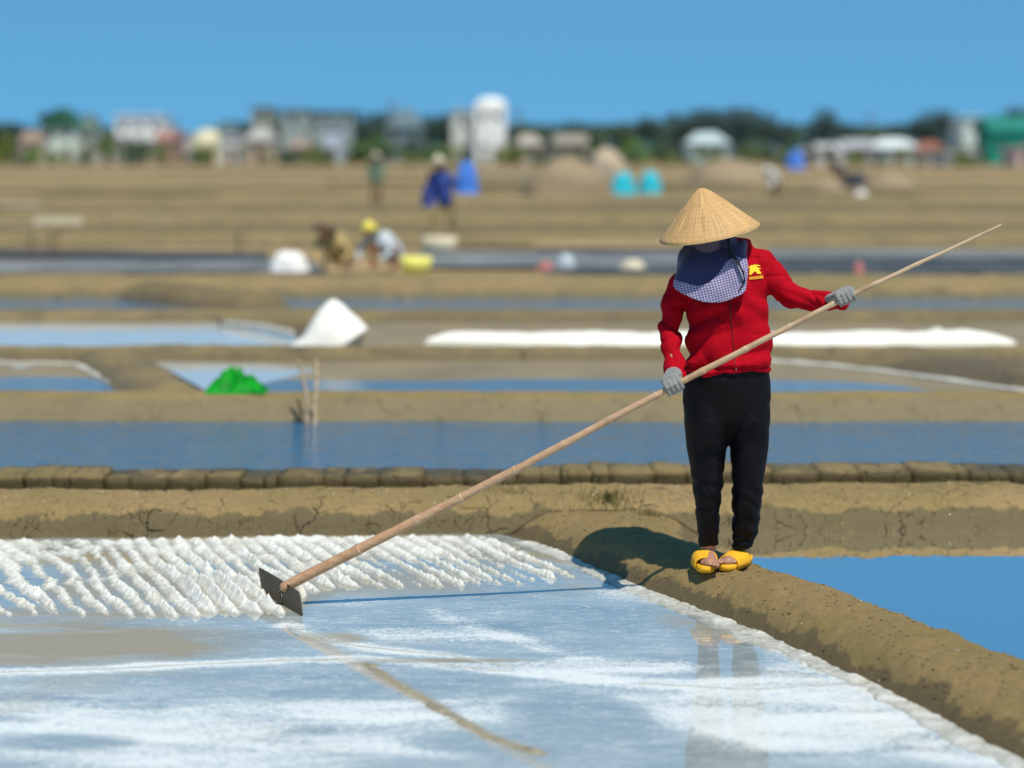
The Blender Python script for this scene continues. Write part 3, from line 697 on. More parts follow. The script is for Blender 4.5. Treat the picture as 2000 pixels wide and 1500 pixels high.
# lower outline of the cape, by direction seen from above (angle, px, py, forward)
OUT = [(0, 1462, 500, .03), (40, 1455, 545, -.125), (62, 1442, 570, -.168), (90, 1400, 586, -.185), (120, 1352, 582, -.178), (150, 1311, 562, -.13), (180, 1316, 536, -.02), (230, 1350, 520, .11), (290, 1420, 500, .15), (330, 1458, 492, .12), (360, 1462, 500, .03)]
_aa = np.arange(0, 360, 2.0); _o = np.array(OUT, float)
def _sm(col_):
    f = np.interp(_aa, _o[:, 0], _o[:, col_]); kk = np.exp(-(np.arange(-12, 13)/5.5)**2/2); kk /= kk.sum()
    return np.convolve(np.concatenate([f[-12:], f, f[:12]]), kk, 'valid')
OUT = [(float(a), float(b), float(c), float(d)) for a, b, c, d in zip(_aa, _sm(1), _sm(2), _sm(3))]; OUT.append((360.0,)+OUT[0][1:])
def cape(u, v):
    a = u*360; k = 0
    while k < len(OUT)-2 and a > OUT[k+1][0]: k += 1
    f = (a-OUT[k][0])/(OUT[k+1][0]-OUT[k][0]); f = f*f*(3-2*f)
    A_ = OUT[k]; B_ = OUT[k+1]
    q = W(A_[1]+(B_[1]-A_[1])*f, A_[2]+(B_[2]-A_[2])*f, D); q.y = D+A_[3]+(B_[3]-A_[3])*f
    ar = R(a); top = neck+Vector((math.cos(ar)*.082-.006, -math.sin(ar)*.085, .045-.02*math.sin(ar)))
    p = top.lerp(q, v); p.z += .035*math.sin(math.pi*v)*(1 if a < 220 else .4)
    out = Vector((math.cos(ar), -math.sin(ar), 0)); p += out*.018*math.sin(math.pi*v)
    p += out*(.008*math.sin(a*.13+2*math.sin(v*3))*v + noise.noise(p*14)*.008)
    return p
def lav(u, v):
    a = u*360+14*math.sin(v*7)*0
    lim = np.interp(a, [0, 30, 60, 80, 95, 105, 122, 140, 160, 185, 230, 330, 360], [.85, .72, .36, .40, .62, .74, .82, .84, .90, 1.0, 1, .9, .75])
    return v > lim
shell('scarf_cape', cape, 301, 91, M['navy'], cond=lambda u, v: not lav(u, v))
shell('scarf_checked_panel', lambda u, v: cape(u, v)+Vector((0, -.001, 0)), 301, 91, M['check'], .004, cond=lav)
def mask(u, v):
    a = R(-78)+u*R(156); zz = .012-v*.135
    r = 1.0 if zz > -.06 else math.sqrt(max(.03, 1-((zz+.06)/.068)**2))
    p = hp(math.sin(a)*.083*r, -math.cos(a)*.112*r*(1-.10*v)-.0, zz)
    p.z += noise.noise(p*20)*.003
    return p
shell('face_mask', mask, 40, 24, M['mask'])
bm = bmesh.new(); add_tube(bm, [hp(.088, -.01, .05), W(1425, 486, D-.135), W(1440, 510, D-.165), W(1452, 532, D-.178), W(1455, 548, D-.165), W(1444, 566, D-.175)], [.007, .009, .010, .011, .009, .004], 8, flat=.4)
obj('chin_strap', bm, M['black_strap'], person)

# conical hat
def hat_mat():
    t = NT('palm_leaf_hat'); tcn = t.n('ShaderNodeTexCoord').outputs['Object']
    sp = t.n('ShaderNodeSeparateXYZ', {'Vector': tcn})
    an = t.math('ARCTAN2', sp.outputs[1], sp.outputs[0])
    rad = t.math('SQRT', t.math('ADD', t.math('MULTIPLY', sp.outputs[0], sp.outputs[0]), t.math('MULTIPLY', sp.outputs[1], sp.outputs[1])))
    cv = t.n('ShaderNodeCombineXYZ', {0: t.math('MULTIPLY', an, 9.0), 1: t.math('MULTIPLY', rad, 9.0), 2: 0.0}).outputs[0]
    st = t.noise(t.n('ShaderNodeMapping', {'Vector': cv, 'Scale': (1.6, .35, 1)}).outputs[0], 3.2, 5, .6)
    fl = t.noise(t.n('ShaderNodeMapping', {'Vector': cv, 'Scale': (2.2, 1.2, 1)}).outputs[0], 4.0, 4, .7)
    big = t.noise(tcn, 7, 3)
    c = t.mix(t.ramp(st, [(.36, 0.0), (.62, 1.0)]), (.36, .195, .075), (.68, .425, .17))
    c = t.mix(t.ramp(fl, [(.56, 0.0), (.68, .8)]), c, (.25, .12, .045))
    c = t.mix(t.ramp(big, [(.5, 0.0), (.75, .45)]), c, (.40, .24, .11))
    rg = t.ramp(t.math('SINE', t.math('MULTIPLY', rad, 2*math.pi/.0155)), [(.93, 0.0), (1.0, 1.0)])
    c = t.mix(t.math('MULTIPLY', rg, .28), c, (.28, .17, .07))
    return t.done(t.pbr(c, .6, t.bump(t.math('ADD', st, t.math('MULTIPLY', rg, -.4)), .5, .004), **{'Specular IOR Level': .35}))
rimC = W(1383, 453, D)+Vector((0, -.05, 0)); apex = W(1368, 366, D)+Vector((0, -.055, 0))
axis = Vector((apex.x-rimC.x, -.022, apex.z-rimC.z)); Hh = axis.length
hrot = axis.to_track_quat('Z', 'Y').to_matrix()
# roll so that the right side of the rim rides higher
hrot = Matrix.Rotation(R(-1.5), 3, 'Y') @ hrot
hatE = bpy.data.objects.new('conical_hat', None)
bm = bmesh.new(); NR, NA = 22, 288; rows = []
for j in range(NR+1):
    r = .002+.2125*j/NR; row = []
    for i in range(NA):
        a = 2*math.pi*i/NA; leaf = i//6; fr = (i % 6)/6
        lift = (.0018*(1-fr)+.0012*random.Random(leaf).random())*min(1, j/4)
        tq = math.sqrt((j/NR)**2+.0022)-.0469*(1-j/NR); z = Hh*(1-tq**1.10)+lift+.002*math.sin(a*3+1)*(j/NR)**2 - .002*math.sin(math.pi*j/NR)
        if j: z += noise.noise(Vector((math.cos(a)*4, math.sin(a)*4, j*.2)))*.0025
        rr = r+(.002*noise.noise(Vector((math.cos(a)*9, math.sin(a)*9, 0))) if j == NR else 0)
        row.append(bm.verts.new((rr*math.cos(a), rr*math.sin(a), z)))
    rows.append(row)
    if j:
        for i in range(NA): bm.faces.new((rows[j-1][i], rows[j-1][(i+1) % NA], row[(i+1) % NA], row[i]))
bm.faces.new(rows[0])
bmesh.ops.recalc_face_normals(bm, faces=bm.faces[:])
me = bpy.data.meshes.new('conical_hat'); bm.to_mesh(me); bm.free(); me.shade_smooth()
hat = bpy.data.objects.new('conical_hat', me); col.objects.link(hat); me.materials.append(hat_mat())
hat.parent = person; hat.matrix_parent_inverse = Matrix.Translation(-person.location)
hat.matrix_basis = Matrix.Translation(rimC) @ hrot.to_4x4()
s_ = hat.modifiers.new('s', 'SOLIDIFY'); s_.thickness = .003; s_.offset = -1
def torus_bm(R0, r0, z, n=96, k=6):
    bm = bmesh.new(); rs = []
    for i in range(n):
        a = 2*math.pi*i/n; rs.append([bm.verts.new(((R0+r0*math.cos(2*math.pi*q/k))*math.cos(a), (R0+r0*math.cos(2*math.pi*q/k))*math.sin(a), z+r0*math.sin(2*math.pi*q/k))) for q in range(k)])
    for i in range(n):
        for q in range(k): bm.faces.new((rs[i][q], rs[(i+1) % n][q], rs[(i+1) % n][(q+1) % k], rs[i][(q+1) % k]))
    return bm
o = obj('hat_rim', torus_bm(.2135, .0024, .0), simple('bamboo_rim', (.52, .36, .17), .6, .2, 40)); o.parent = hat
for k in range(1, 6):
    o = obj('hat_hoop', torus_bm(.2125*k/6, .0014, Hh*(1-(k/6)**1.10)-.006, 64, 5), bpy.data.materials['bamboo_rim']); o.parent = hat
bm = bmesh.new(); add_ell(bm, (0, 0, Hh-.011), (.010, .010, .006), None, 12); o = obj('hat_tip', bm, simple('pale_tip', (.62, .50, .30), .6, .05)); o.parent = hat

# sandals
def sandal(c, dv, w_, name='sandal', lift=0.0):
    dv = Vector((dv[0], dv[1], 0)).normalized(); sv = Vector((-dv.y, dv.x, 0))
    bm = bmesh.new(); lower = []; n = 40; o1 = []; o2 = []
    for k in range(n):
        a = 2*math.pi*k/n; t_ = math.cos(a); s2 = math.sin(a)
        wd = w_*(.84+.16*t_)*(abs(s2)**.75)*math.copysign(1, s2)
        p = Vector(c)+dv*(t_*.126)+sv*wd
        o1.append(bm.verts.new(p+Vector((0, 0, lift)))); o2.append(bm.verts.new(p+Vector((0, 0, .026+lift))))
    bm.faces.new(o1); bm.faces.new(o2)
    for k in range(n): bm.faces.new((o1[k], o1[(k+1) % n], o2[(k+1) % n], o2[k]))
    bmesh.ops.bevel(bm, geom=[e for e in bm.edges if e.calc_face_angle(0) > 1], offset=.004, segments=2, affect='EDGES')
    so_ = obj(name, bm, M['yellow'], person)
    def stp(u, v):
        a = math.pi*u; q = Vector(c)+dv*(-.015+.095*v)+sv*math.cos(a)*(w_+.006-.010*v)
        q.z += .008+lift+math.sin(a)**.6*(.060-.014*v)
        return q
    shell('sandal_strap', stp, 25, 12, M['yellow'], .006, so_)
    return so_
f1 = W(1380, 1112, 7.84); f2 = W(1434, 1108, 7.84)
h1 = float(near_h(np.array([f1.x]), np.array([7.88]))[0]); h2 = float(near_h(np.array([f2.x]), np.array([7.88]))[0])
print('ground under feet', h1, h2)
sandal((f1.x-.006, 7.86, .1285), (-.05, -1), .049); sandal((f2.x+.016, 7.875, .1285), (-.55, -.83), .049)

# ------------------------------------------------------------------ the rake
def bamboo_mat():
    t = NT('bamboo_pole'); g = t.pos((1, 1, 1)); n = t.noise(t.pos((.25, 1, 1), (0, R(27), 0)), 60, 5, .6); n2 = t.noise(g, 7, 3)
    sx_ = t.n('ShaderNodeSeparateXYZ', {'Vector': g}).outputs[0]
    far = t.ramp(t.math('MULTIPLY_ADD', sx_, .33, .35), [(.15, (.36, .18, .085)), (.6, (.42, .26, .145)), (.95, (.46, .34, .21))])
    c = t.mix(t.ramp(n, [(.35, .0), (.7, .55)]), far, (.56, .40, .24)); c = t.mix(t.ramp(n2, [(.58, 0.0), (.7, .5)]), c, (.20, .10, .05))
    return t.done(t.pbr(c, .42, t.bump(n, .25, .002), **{'Specular IOR Level': .5}))
PB, PT = W(556, 1146, 7.69), W(1900, 466, 7.50)
midp = W(1300, 762, 7.58)
def pole_at(px):
    P = [(556, 1146, 7.69), (800, 1023, 7.655), (1000, 921, 7.62), (1300, 762, 7.58), (1500, 659, 7.56), (1650, 582, 7.54), (1900, 466, 7.50), (1958, 437, 7.49)]
    for a, b in zip(P[:-1], P[1:]):
        if px <= b[0]: f = (px-a[0])/(b[0]-a[0]); return W(px, a[1]+(b[1]-a[1])*f, a[2]+(b[2]-a[2])*f)
    return W(*P[-1])
def pole_r(px): return float(np.interp(px, [556, 700, 1000, 1300, 1650, 1900, 1958], [.0225, .0215, .0165, .0135, .0105, .0065, .004]))
rake = empty('salt_rake', (PB.x, PB.y, 0), 'long bamboo-handled rake with a flat dark metal blade resting on the salt', 'rake')
bm = bmesh.new(); P = []; Rr = []
nodes = [700, 812, 900, 1005, 1100, 1190, 1280, 1372, 1455, 1540, 1625, 1710, 1790]
for px in range(556, 1959, 6):
    P.append(pole_at(px)+Vector((0, 0, .003*noise.noise(Vector((px*.012, 0, 0)))))); r = pole_r(px)
    dn = min(abs(px-q) for q in nodes); r *= 1+.13*math.exp(-(dn/5.0)**2)+.03*noise.noise(Vector((px*.05, 3, 0)))
    Rr.append(r)
add_tube(bm, P, Rr, 14); obj('handle', bm, bamboo_mat(), rake)
for q in nodes:
    bm = bmesh.new(); r = pole_r(q)*1.09; a = pole_at(q); b = pole_at(q+3); add_tube(bm, [a, a.lerp(b, .5), b], [r*.99, r*1.03, r*.99], 14, ends=False)
    obj('bamboo_node', bm, simple('bamboo_node', (.50, .36, .22), .5, .2) if 'bamboo_node' not in bpy.data.materials else bpy.data.materials['bamboo_node'], rake)
# blade corners: top left, top right, bottom right, bottom left
c_tl = W(506, 1108, 7.93); c_bl = W(513, 1160, 7.89); c_br = W(591, 1204, 7.52); c_tr = W(585, 1157, 7.55)
bm = bmesh.new(); nu, nv = 24, 8; pos = c_tl.lerp(c_tr, .5).lerp(c_bl.lerp(c_br, .5), .45)
gridv = []
for j in range(nv+1):
    for i in range(nu+1):
        u, v = i/nu, j/nv; p = c_tl.lerp(c_tr, u).lerp(c_bl.lerp(c_br, u), v)
        p += Vector((.006*math.sin(u*3.1), 0, 0)); gridv.append(bm.verts.new(p))
for j in range(nv):
    for i in range(nu):
        if i in (0, nu-1) and j in (0, nv-1): pass
        # the eye where the tang comes through
        if i in (11,) and j in (3, 4, 5): continue
        a = j*(nu+1)+i; bm.faces.new((gridv[a], gridv[a+1], gridv[a+nu+2], gridv[a+nu+1]))
bmesh.ops.recalc_face_normals(bm, faces=bm.faces[:])
for c_ in (0, nu, nv*(nu+1), nv*(nu+1)+nu):      # clipped corners
    ce = c_tl.lerp(c_br, .5); gridv[c_].co = gridv[c_].co.lerp(ce, .025)
me = bpy.data.meshes.new('blade'); bm.to_mesh(me); bm.free()
def blade_mat():
    t = NT('dark_steel'); n = t.noise(t.pos(), 22, 6, .65); n2 = t.noise(t.pos((1, 1, 3)), 60, 4)
    c = t.mix(n, (.045, .038, .026), (.10, .083, .055)); c = t.mix(t.ramp(n2, [(.6, 0.0), (.75, .4)]), c, (.15, .10, .06))
    return t.done(t.pbr(c, .5, t.bump(n2, .3, .002), **{'Metallic': .35, 'Specular IOR Level': .4}))
bl = link('blade', me, blade_mat(), rake, False); s_ = bl.modifiers.new('s', 'SOLIDIFY'); s_.thickness = .006; s_.offset = 0
bm = bmesh.new(); cpt = c_tl.lerp(c_tr, .5).lerp(c_bl.lerp(c_br, .5), .5)
add_tube(bm, [cpt+Vector((-.012, .0, 0)), cpt+Vector((.02, .005, .01)), pole_at(566)], [.006, .008, .02], 10); obj('tang', bm, bpy.data.materials['dark_steel'], rake)

# gloves closed on the handle
def glove(px, palm_dir, wrist, name, sgn=1, sweep=(20, 250), thumb=(200, -20)):
    c = pole_at(px); ax = (pole_at(px+20)-pole_at(px-20)).normalized()*sgn
    pd = Vector(palm_dir); pd = (pd-ax*pd.dot(ax)).normalized(); q = ax.cross(pd).normalized()   # pd: from the pole to the palm
    rp = pole_r(px); bm = bmesh.new()
    def arc(off, ang, rad): a = R(ang); return c+ax*off+(pd*math.cos(a)+q*math.sin(a))*rad
    for k in range(4):
        off = (k-1.5)*.0178; rf = [.0104, .0107, .0104, .0092][k]; rr = rp+rf*.95
        end = sweep[1]-[18, 0, 8, 30][k]
        ps = [arc(off*.95, 0, rr+.016)]+[arc(off*(1+.03*i), sweep[0]+(end-sweep[0])*i/6, rr+(.004 if i in (2, 4) else 0)) for i in range(7)]
        add_tube(bm, ps, [rf*1.15, rf*1.1, rf*1.05, rf*1.08, rf, rf*.98, rf*.92, rf*.85], 10)
    # palm and back of the hand
    wv = Vector(wrist); pc = c+pd*(rp+.020)
    side = ax
    tdir = (wv-pc)
    rings = []
    for f, wd, th in ((-.22, .030, .012), (0, .042, .0155), (.25, .043, .0165), (.5, .038, .017), (.75, .031, .019), (1.0, .027, .022), (1.25, .028, .024)):
        p = pc.lerp(wv, f) if f >= 0 else pc-tdir.normalized()*.012
        t_ = tdir.normalized(); a_ = (side-t_*side.dot(t_)).normalized(); b_ = t_.cross(a_).normalized()
        rings.append((p, a_*wd, b_*th))
    add_loft(bm, rings, 20)
    # thumb leaves the palm's side
    b0 = pc.lerp(wv, .45)+ax*.032
    ps = [b0, c+ax*.040+pd*(rp+.016)-q*.010]+[arc(.036-.003*i, thumb[0]*(i+1)/4*-1+thumb[1], rp+.010) for i in range(4)]
    add_tube(bm, ps, [.014, .0135, .012, .0115, .011, .0098], 10)
    me = remesh(bm, .003, 5)
    displace(me, lambda co, n: noise.noise(co*70)*.0012+(abs(math.sin(co.dot(ax)*240+noise.noise(co*30)*2))-.5)*.0007)
    link(name, me, M['glove'], person)
glove(1316, (-.15, .25, 1), W(1313, 724, D-.15), 'glove', 1, (25, 235), (150, 0))
glove(1652, (-.35, .55, .75), W(1624, 583, D-.18), 'glove', 1, (20, 215), (150, -5))

# ------------------------------------------------------------------ small things on the banks
def prop(name, bm, m, label, cat, group=None, smooth=True): return tag(obj(name, bm, m, smooth=smooth), label, cat, group)
# sticks at the lake's far shore
for i, (pts_, r, lab, tone) in enumerate([
    ([(601, 832), (600, 790), (592, 740), (585, 706)], .014, 'pale crooked stick standing in the lake, left of a straighter stick', (.33, .24, .15)),
    ([(614, 834), (615, 790), (619, 740), (618, 701)], .013, 'straighter pale stick in the lake, right of a crooked stick', (.42, .31, .19)),
    ([(591, 828), (589, 810), (585, 790), (582, 780)], .010, 'short dark stick stump beside the two pale sticks', (.03, .02, .015))]):
    bm = bmesh.new(); P = [W(a, b, 12.45+.02*i) for a, b in pts_]; P[0].z = .0
    f_ = [];
    for k in range(len(P)-1):
        for q in range(5): f_.append(P[k].lerp(P[k+1], q/5)+Vector((noise.noise(P[k]*3+Vector((q, i, 0)))*.008, 0, 0)))
    f_.append(P[-1]); add_tube(bm, f_, [r*(1.15-.45*k/len(f_)) for k in range(len(f_))], 8)
    prop('stick', bm, simple('stick_wood', tuple(min(1, q*1.25) for q in tone), .85, .3, 30), lab, 'stick')
# green cloth
cc = W(462, 764, 12.86); bm = bmesh.new(); N_ = 44; vs = []
for j in range(N_):
    for i in range(N_):
        u = i/(N_-1)*2-1; v = j/(N_-1)*2-1; rr = math.hypot(u, v); 
        if rr > 0: u2 = u/max(abs(u), abs(v))*max(abs(u), abs(v)); 
        k = max(0, 1-rr**1.3*.62-.25*max(0, abs(u)-.6))
        p = Vector((u*.215, v*.14, 0)); nz = noise.noise(Vector((u*2.2, v*2.2, 1)))
        rid = abs(math.sin(math.atan2(v, u)*3.5+nz*2.5))
        n2 = noise.noise(Vector((u*3.5, v*3.5, 7))); h = .150*max(0, 1-abs(u+.05)**1.7)*max(0, 1-abs(v)**2.2)*(.42+.50*rid+.75*abs(n2))+.02*nz
        vs.append(bm.verts.new(cc+Vector((p.x+.02*nz, p.y, max(-.01, h-.005)))))
for j in range(N_-1):
    for i in range(N_-1): bm.faces.new((vs[j*N_+i], vs[j*N_+i+1], vs[(j+1)*N_+i+1], vs[(j+1)*N_+i]))
prop('green_cloth', bm, simple('green_plastic', (.0005, .21, .010), .6, .5, 9, .15), 'crumpled bright green sheet lying on the grey bank beyond the lake', 'plastic sheet')
# salt heap and long windrow
def heap(name, outline, d, depth, m, label, cat, n=28):
    """outline: silhouette (px,py) left to right over the top; rounded front and back"""
    bm = bmesh.new(); rows = []
    base = min(W(a, b, d).z for a, b in outline)
    K = len(outline)
    # resample
    L = []
    for a, b in zip(outline[:-1], outline[1:]):
        for q in range(6): L.append((a[0]+(b[0]-a[0])*q/6, a[1]+(b[1]-a[1])*q/6))
    L.append(outline[-1])
    for j in range(n):
        t = -1+2*j/(n-1); row = []; sc = math.sqrt(max(0, 1-abs(t)**1.7)); cxm = (outline[0][0]+outline[-1][0])/2
        for a, b in L:
            p = W(a, b, d); c0 = W(cxm, b, d)
            q = Vector((c0.x+(p.x-c0.x)*(.35+.65*sc), d+t*depth, base+(p.z-base)*sc))
            q += Vector((noise.noise(q*5), 0, noise.noise(q*5+Vector((9, 0, 0)))))*.012+Vector((0, 0, noise.noise(q*26)*.006))
            row.append(bm.verts.new(q))
        rows.append(row)
    for j in range(n-1):
        for i in range(len(L)-1): bm.faces.new((rows[j][i], rows[j][i+1], rows[j+1][i+1], rows[j+1][i]))
    return prop(name, bm, m, label, cat)
heap('salt_heap', [(560, 680), (575, 668), (592, 655), (606, 632), (625, 604), (642, 588), (652, 585), (668, 594), (690, 614), (708, 630), (719, 641), (712, 650), (700, 657), (690, 668), (686, 680)], 16.55, .26, M['salt_plain'], 'tall white salt heap with pointed top in the pan beyond the bank', 'salt heap')
heap('salt_windrow', [(822, 680), (835, 660), (870, 650), (950, 648), (1050, 650), (1150, 647), (1250, 651), (1350, 648), (1500, 650), (1600, 651), (1700, 647), (1800, 649), (1880, 644), (1930, 650), (1975, 662), (2000, 680)], 16.9, .22, M['salt_plain'], 'long low white windrow of heaped salt behind the worker', 'salt heap')
heap('salt_heap', [(1800, 652), (1815, 646), (1830, 640), (1845, 645), (1860, 652)], 18.0, .15, M['salt_plain'], 'tiny white salt heap just behind the right end of the windrow', 'salt heap')
# wooden edging board
bm = bmesh.new(); P = [W(433, 632, 18.6), W(470, 634, 18.3), (W(520, 640, 17.9)), W(572, 652, 17.3)]; add_tube(bm, P, [.02]*4, 8, flat=1.6)
prop('edging_board', bm, M['salt_line'], 'thin grey edging board along the pale pan left of the salt heap', 'board')
bm = bmesh.new(); add_box(bm, W(432, 634, 18.6), (.04, .04, .12), 0, .005); prop('peg', bm, simple('dark_wood', (.06, .045, .03), .9, .2), 'short dark peg at the left end of the edging board', 'peg')
bm = bmesh.new(); p = W(447, 582, 20.9); add_tube(bm, [p+Vector((0, 0, -.12)), p+Vector((.01, 0, 0)), p+Vector((.0, 0, .06))], [.07, .06, .09], 9); prop('dry_clod', bm, M['mud_far'], 'pale upright mud clod on the fallen bund left of the salt heap', 'clod')

# tufts of dry grass on the cross bund
mg = simple('dry_grass', (.24, .18, .075), .8, .4, 20); mg2 = simple('olive_grass', (.12, .105, .03), .8, .4, 20)
def tuft(cx, cy, n, hmax, spread, m, label):
    bm = bmesh.new(); rn = random.Random(int(cx*999))
    for k in range(n):
        a = rn.uniform(0, 6.28); r = abs(rn.gauss(0, spread)); x, y = cx+math.cos(a)*r, cy+math.sin(a)*r*.7
        z = float(near_h(np.array([x]), np.array([y]))[0])-.004; h = rn.uniform(.3, 1)*hmax
        l = Vector((rn.uniform(-.6, .6), rn.uniform(-.5, .3), 0))*h; w2 = rn.uniform(.0010, .0020)
        b = Vector((x, y, z)); s = Vector((w2, 0, 0)); q = [b, b+l*.3+Vector((0, 0, h*.6)), b+l+Vector((0, 0, h*.85))]
        v = [bm.verts.new(q[0]-s), bm.verts.new(q[0]+s), bm.verts.new(q[1]+s*.7), bm.verts.new(q[1]-s*.7), bm.verts.new(q[2])]
        bm.faces.new((v[0], v[1], v[2], v[3])); bm.faces.new((v[3], v[2], v[4]))
    prop('grass_tuft', bm, m, label, 'grass tuft')['kind'] = 'stuff'
for px, py, n, h, s, m, lab in [(1190, 985, 260, .075, .12, mg2, 'olive dry grass tuft on the cross bund left of the worker'),
                         (1265, 1000, 130, .06, .06, mg, 'thin straw-coloured grass tuft on the bund beside the larger olive tuft'),
                         (985, 975, 160, .05, .10, mg, 'sparse straw grass tuft on the bund just below the rake handle'),
                         (1640, 985, 160, .045, .16, mg, 'sparse straw grass on the bund right of the worker'),
                         (1880, 990, 170, .045, .14, mg, 'straw grass tuft on the bund near the right picture edge')]:
    p = G(px, py, .13); tuft(p.x, p.y, n, h, s, m, lab)
# crumbs
def crumbs(name, n, m, label, cat, fn, rs, seed):
    rn = random.Random(seed); bm = bmesh.new()
    for k in range(n):
        x, y = fn(rn); z = float(near_h(np.array([x]), np.array([y]))[0])
        if z < .01: continue
        r = rn.uniform(*rs); r_ = bmesh.ops.create_icosphere(bm, subdivisions=1, radius=r, matrix=Matrix.Translation((x, y, z+r*.3)) @ Matrix.Diagonal((1, 1, .6, 1)))
        for v in r_['verts']: v.co += noise.noise_vector(v.co*200)*r*.35
    tag(obj(name, bm, m, smooth=False), label, cat, kind='stuff')
def on_side(rn): y = rn.uniform(5.6, 9.3); return float(edge_x(y))+rn.uniform(.02, .56)/.9, y
def on_b1(rn): x = rn.uniform(-2.7, 3); return x, float(b1_base(x))+rn.uniform(.02, .42)
crumbs('mud_crumbs', 600, M['mud_side'], 'small clods of mud scattered on the side bund', 'mud crumbs', on_side, (.0018, .008), 3)
crumbs('bund_crumbs', 500, M['mud_near'], 'small clods of mud scattered on the cross bund', 'mud crumbs', on_b1, (.002, .007), 4)
crumbs('salt_crumbs', 90, M['salt_plain'], 'white salt grains dropped on the cross bund', 'salt grains', on_b1, (.0018, .0045), 5)
crumbs('side_salt_crumbs', 60, M['salt_plain'], 'white salt grains dropped on the side bund', 'salt grains', on_side, (.0012, .003), 6)

# ------------------------------------------------------------------ people and goods further back
C = lambda n, c, r=.8, v=.15: simple(n, c, r, v, 4)
mk = {'cream': C('cream', (.55, .48, .34)), 'blue': C('blue_sheet', (.05, .17, .55)), 'navyb': C('blue_shirt', (.03, .06, .25)), 'rose': C('rose', (.42, .16, .14)),
      'tan': C('tan_cloth', (.38, .28, .12)), 'yel': C('yellow_cloth', (.78, .66, .12)), 'yel2': C('yellow_tub', (.72, .68, .16)), 'lt': C('pale_blue_cloth', (.45, .50, .52)),
      'or': C('rust_cloth', (.42, .14, .06)), 'wh': C('white_cloth', (.72, .70, .68)), 'dk': C('dark_cloth', (.035, .035, .045)), 'gr': C('grey_green_cloth', (.14, .20, .14)),
      'brn': C('brown_cloth', (.14, .09, .05)), 'turq': C('turquoise_sheet', (.02, .42, .52)), 'pink': C('pinkish_salt', (.42, .33, .23)), 'mnd': C('earth_mound', (.27, .20, .12)), 'mndd': C('dark_mound', (.22, .18, .13)), 'beige': C('khaki_trousers', (.36, .27, .12))}
def figure(px, d, h, shirt, trou, hatm, pose, label, zf=.12, group=None, face=0.0):
    fat = 1.3 if pose == 'squat' else 1.0
    base = Vector(((px-CX)*d/F, d, zf)); e = empty('person', base, label, 'person', group); s = h/1.6
    rot = Matrix.Rotation(face, 3, 'Z')
    def q(x, y, z): return base+(rot @ Vector((x, y, z)))*s
    if pose == 'stand': J = dict(hip=(0, 0, .82), ch=(0, -.02, 1.22), neck=(0, -.02, 1.34), head=(0, -.03, 1.47), kl=(-.1, -.03, .45), kr=(.1, -.02, .45), fl=(-.11, 0, .04), fr=(.11, 0, .04), el=(-.24, -.02, 1.05), er=(.24, -.02, 1.05), hl=(-.26, -.15, .85), hr=(.26, -.15, .85))
    elif pose == 'walk': J = dict(hip=(0, 0, .80), ch=(-.06, -.02, 1.18), neck=(-.08, -.02, 1.30), head=(-.11, -.03, 1.42), kl=(-.17, -.03, .47), kr=(.12, -.02, .45), fl=(-.2, 0, .04), fr=(.27, 0, .08), el=(-.26, -.05, 1.0), er=(.2, -.02, 1.05), hl=(-.32, -.1, .85), hr=(.33, -.1, 1.0))
    elif pose == 'bend': J = dict(hip=(.12, 0, .80), ch=(-.15, -.05, 1.02), neck=(-.26, -.06, 1.04), head=(-.36, -.08, 1.02), kl=(.02, -.03, .44), kr=(.2, .0, .44), fl=(.04, 0, .04), fr=(.22, 0, .04), el=(-.22, -.1, .76), er=(-.12, -.1, .76), hl=(-.26, -.12, .5), hr=(-.16, -.12, .5))
    else: J = dict(hip=(.10, .1, .24), ch=(-.04, -.06, .47), neck=(-.12, -.14, .54), head=(-.2, -.22, .60), kl=(-.2, -.26, .36), kr=(.24, -.24, .36), fl=(-.17, -.06, .04), fr=(.2, -.06, .04), el=(-.34, -.22, .32), er=(.22, -.26, .30), hl=(-.34, -.42, .14), hr=(.05, -.46, .14))
    j = {k: q(*v) for k, v in J.items()}
    sl, sr = j['neck']+rot @ Vector((-.17, 0, -.07))*s, j['neck']+rot @ Vector((.17, 0, -.07))*s
    bm = bmesh.new()
    add_tube(bm, [j['hip'], j['ch'], j['neck'], j['neck'].lerp(j['head'], .5)], [.12*s, .12*s, .055*s, .05*s], 12)
    add_ell(bm, j['head'], (.075*s, .09*s, .11*s), None, 14)
    for a, b, c in (('l', -1, sl), ('r', 1, sr)):
        add_tube(bm, [j['hip']+rot @ Vector((b*.08, 0, 0))*s, j['k'+a], j['f'+a]+Vector((0, 0, .03))], [.07*s, .05*s, .035*s], 10)
        add_tube(bm, [j['f'+a]+rot @ Vector((0, .05, -.01))*s, j['f'+a]+rot @ Vector((0, -.14, -.02))*s], [.035*s, .03*s], 8)
        add_tube(bm, [c, j['e'+a], j['h'+a]], [.04*s, .034*s, .03*s], 8); add_ell(bm, j['h'+a], (.035*s, .03*s, .045*s), None, 8)
    link('body', remesh(bm, .018*s, 2), M['skin'], e)
    bm = bmesh.new(); add_tube(bm, [j['hip'], j['ch'], j['neck']], [.175*s*fat, .175*s*fat, .10*s*fat], 14, flat=.85)
    for a, c in (('l', sl), ('r', sr)): add_tube(bm, [j['neck'].lerp(c, .4), c, j['e'+a], j['e'+a].lerp(j['h'+a], .75)], [.06*s, .062*s, .052*s, .045*s], 10)
    link('shirt', remesh(bm, .02*s, 2), mk[shirt], e)
    bm = bmesh.new(); add_ell(bm, j['hip'], (.16*s, .13*s, .13*s))
    for a, b in (('l', -1), ('r', 1)): add_tube(bm, [j['hip']+rot @ Vector((b*.08, 0, 0))*s, j['k'+a], j['k'+a].lerp(j['f'+a], .85)], [.095*s, .072*s, .055*s], 12)
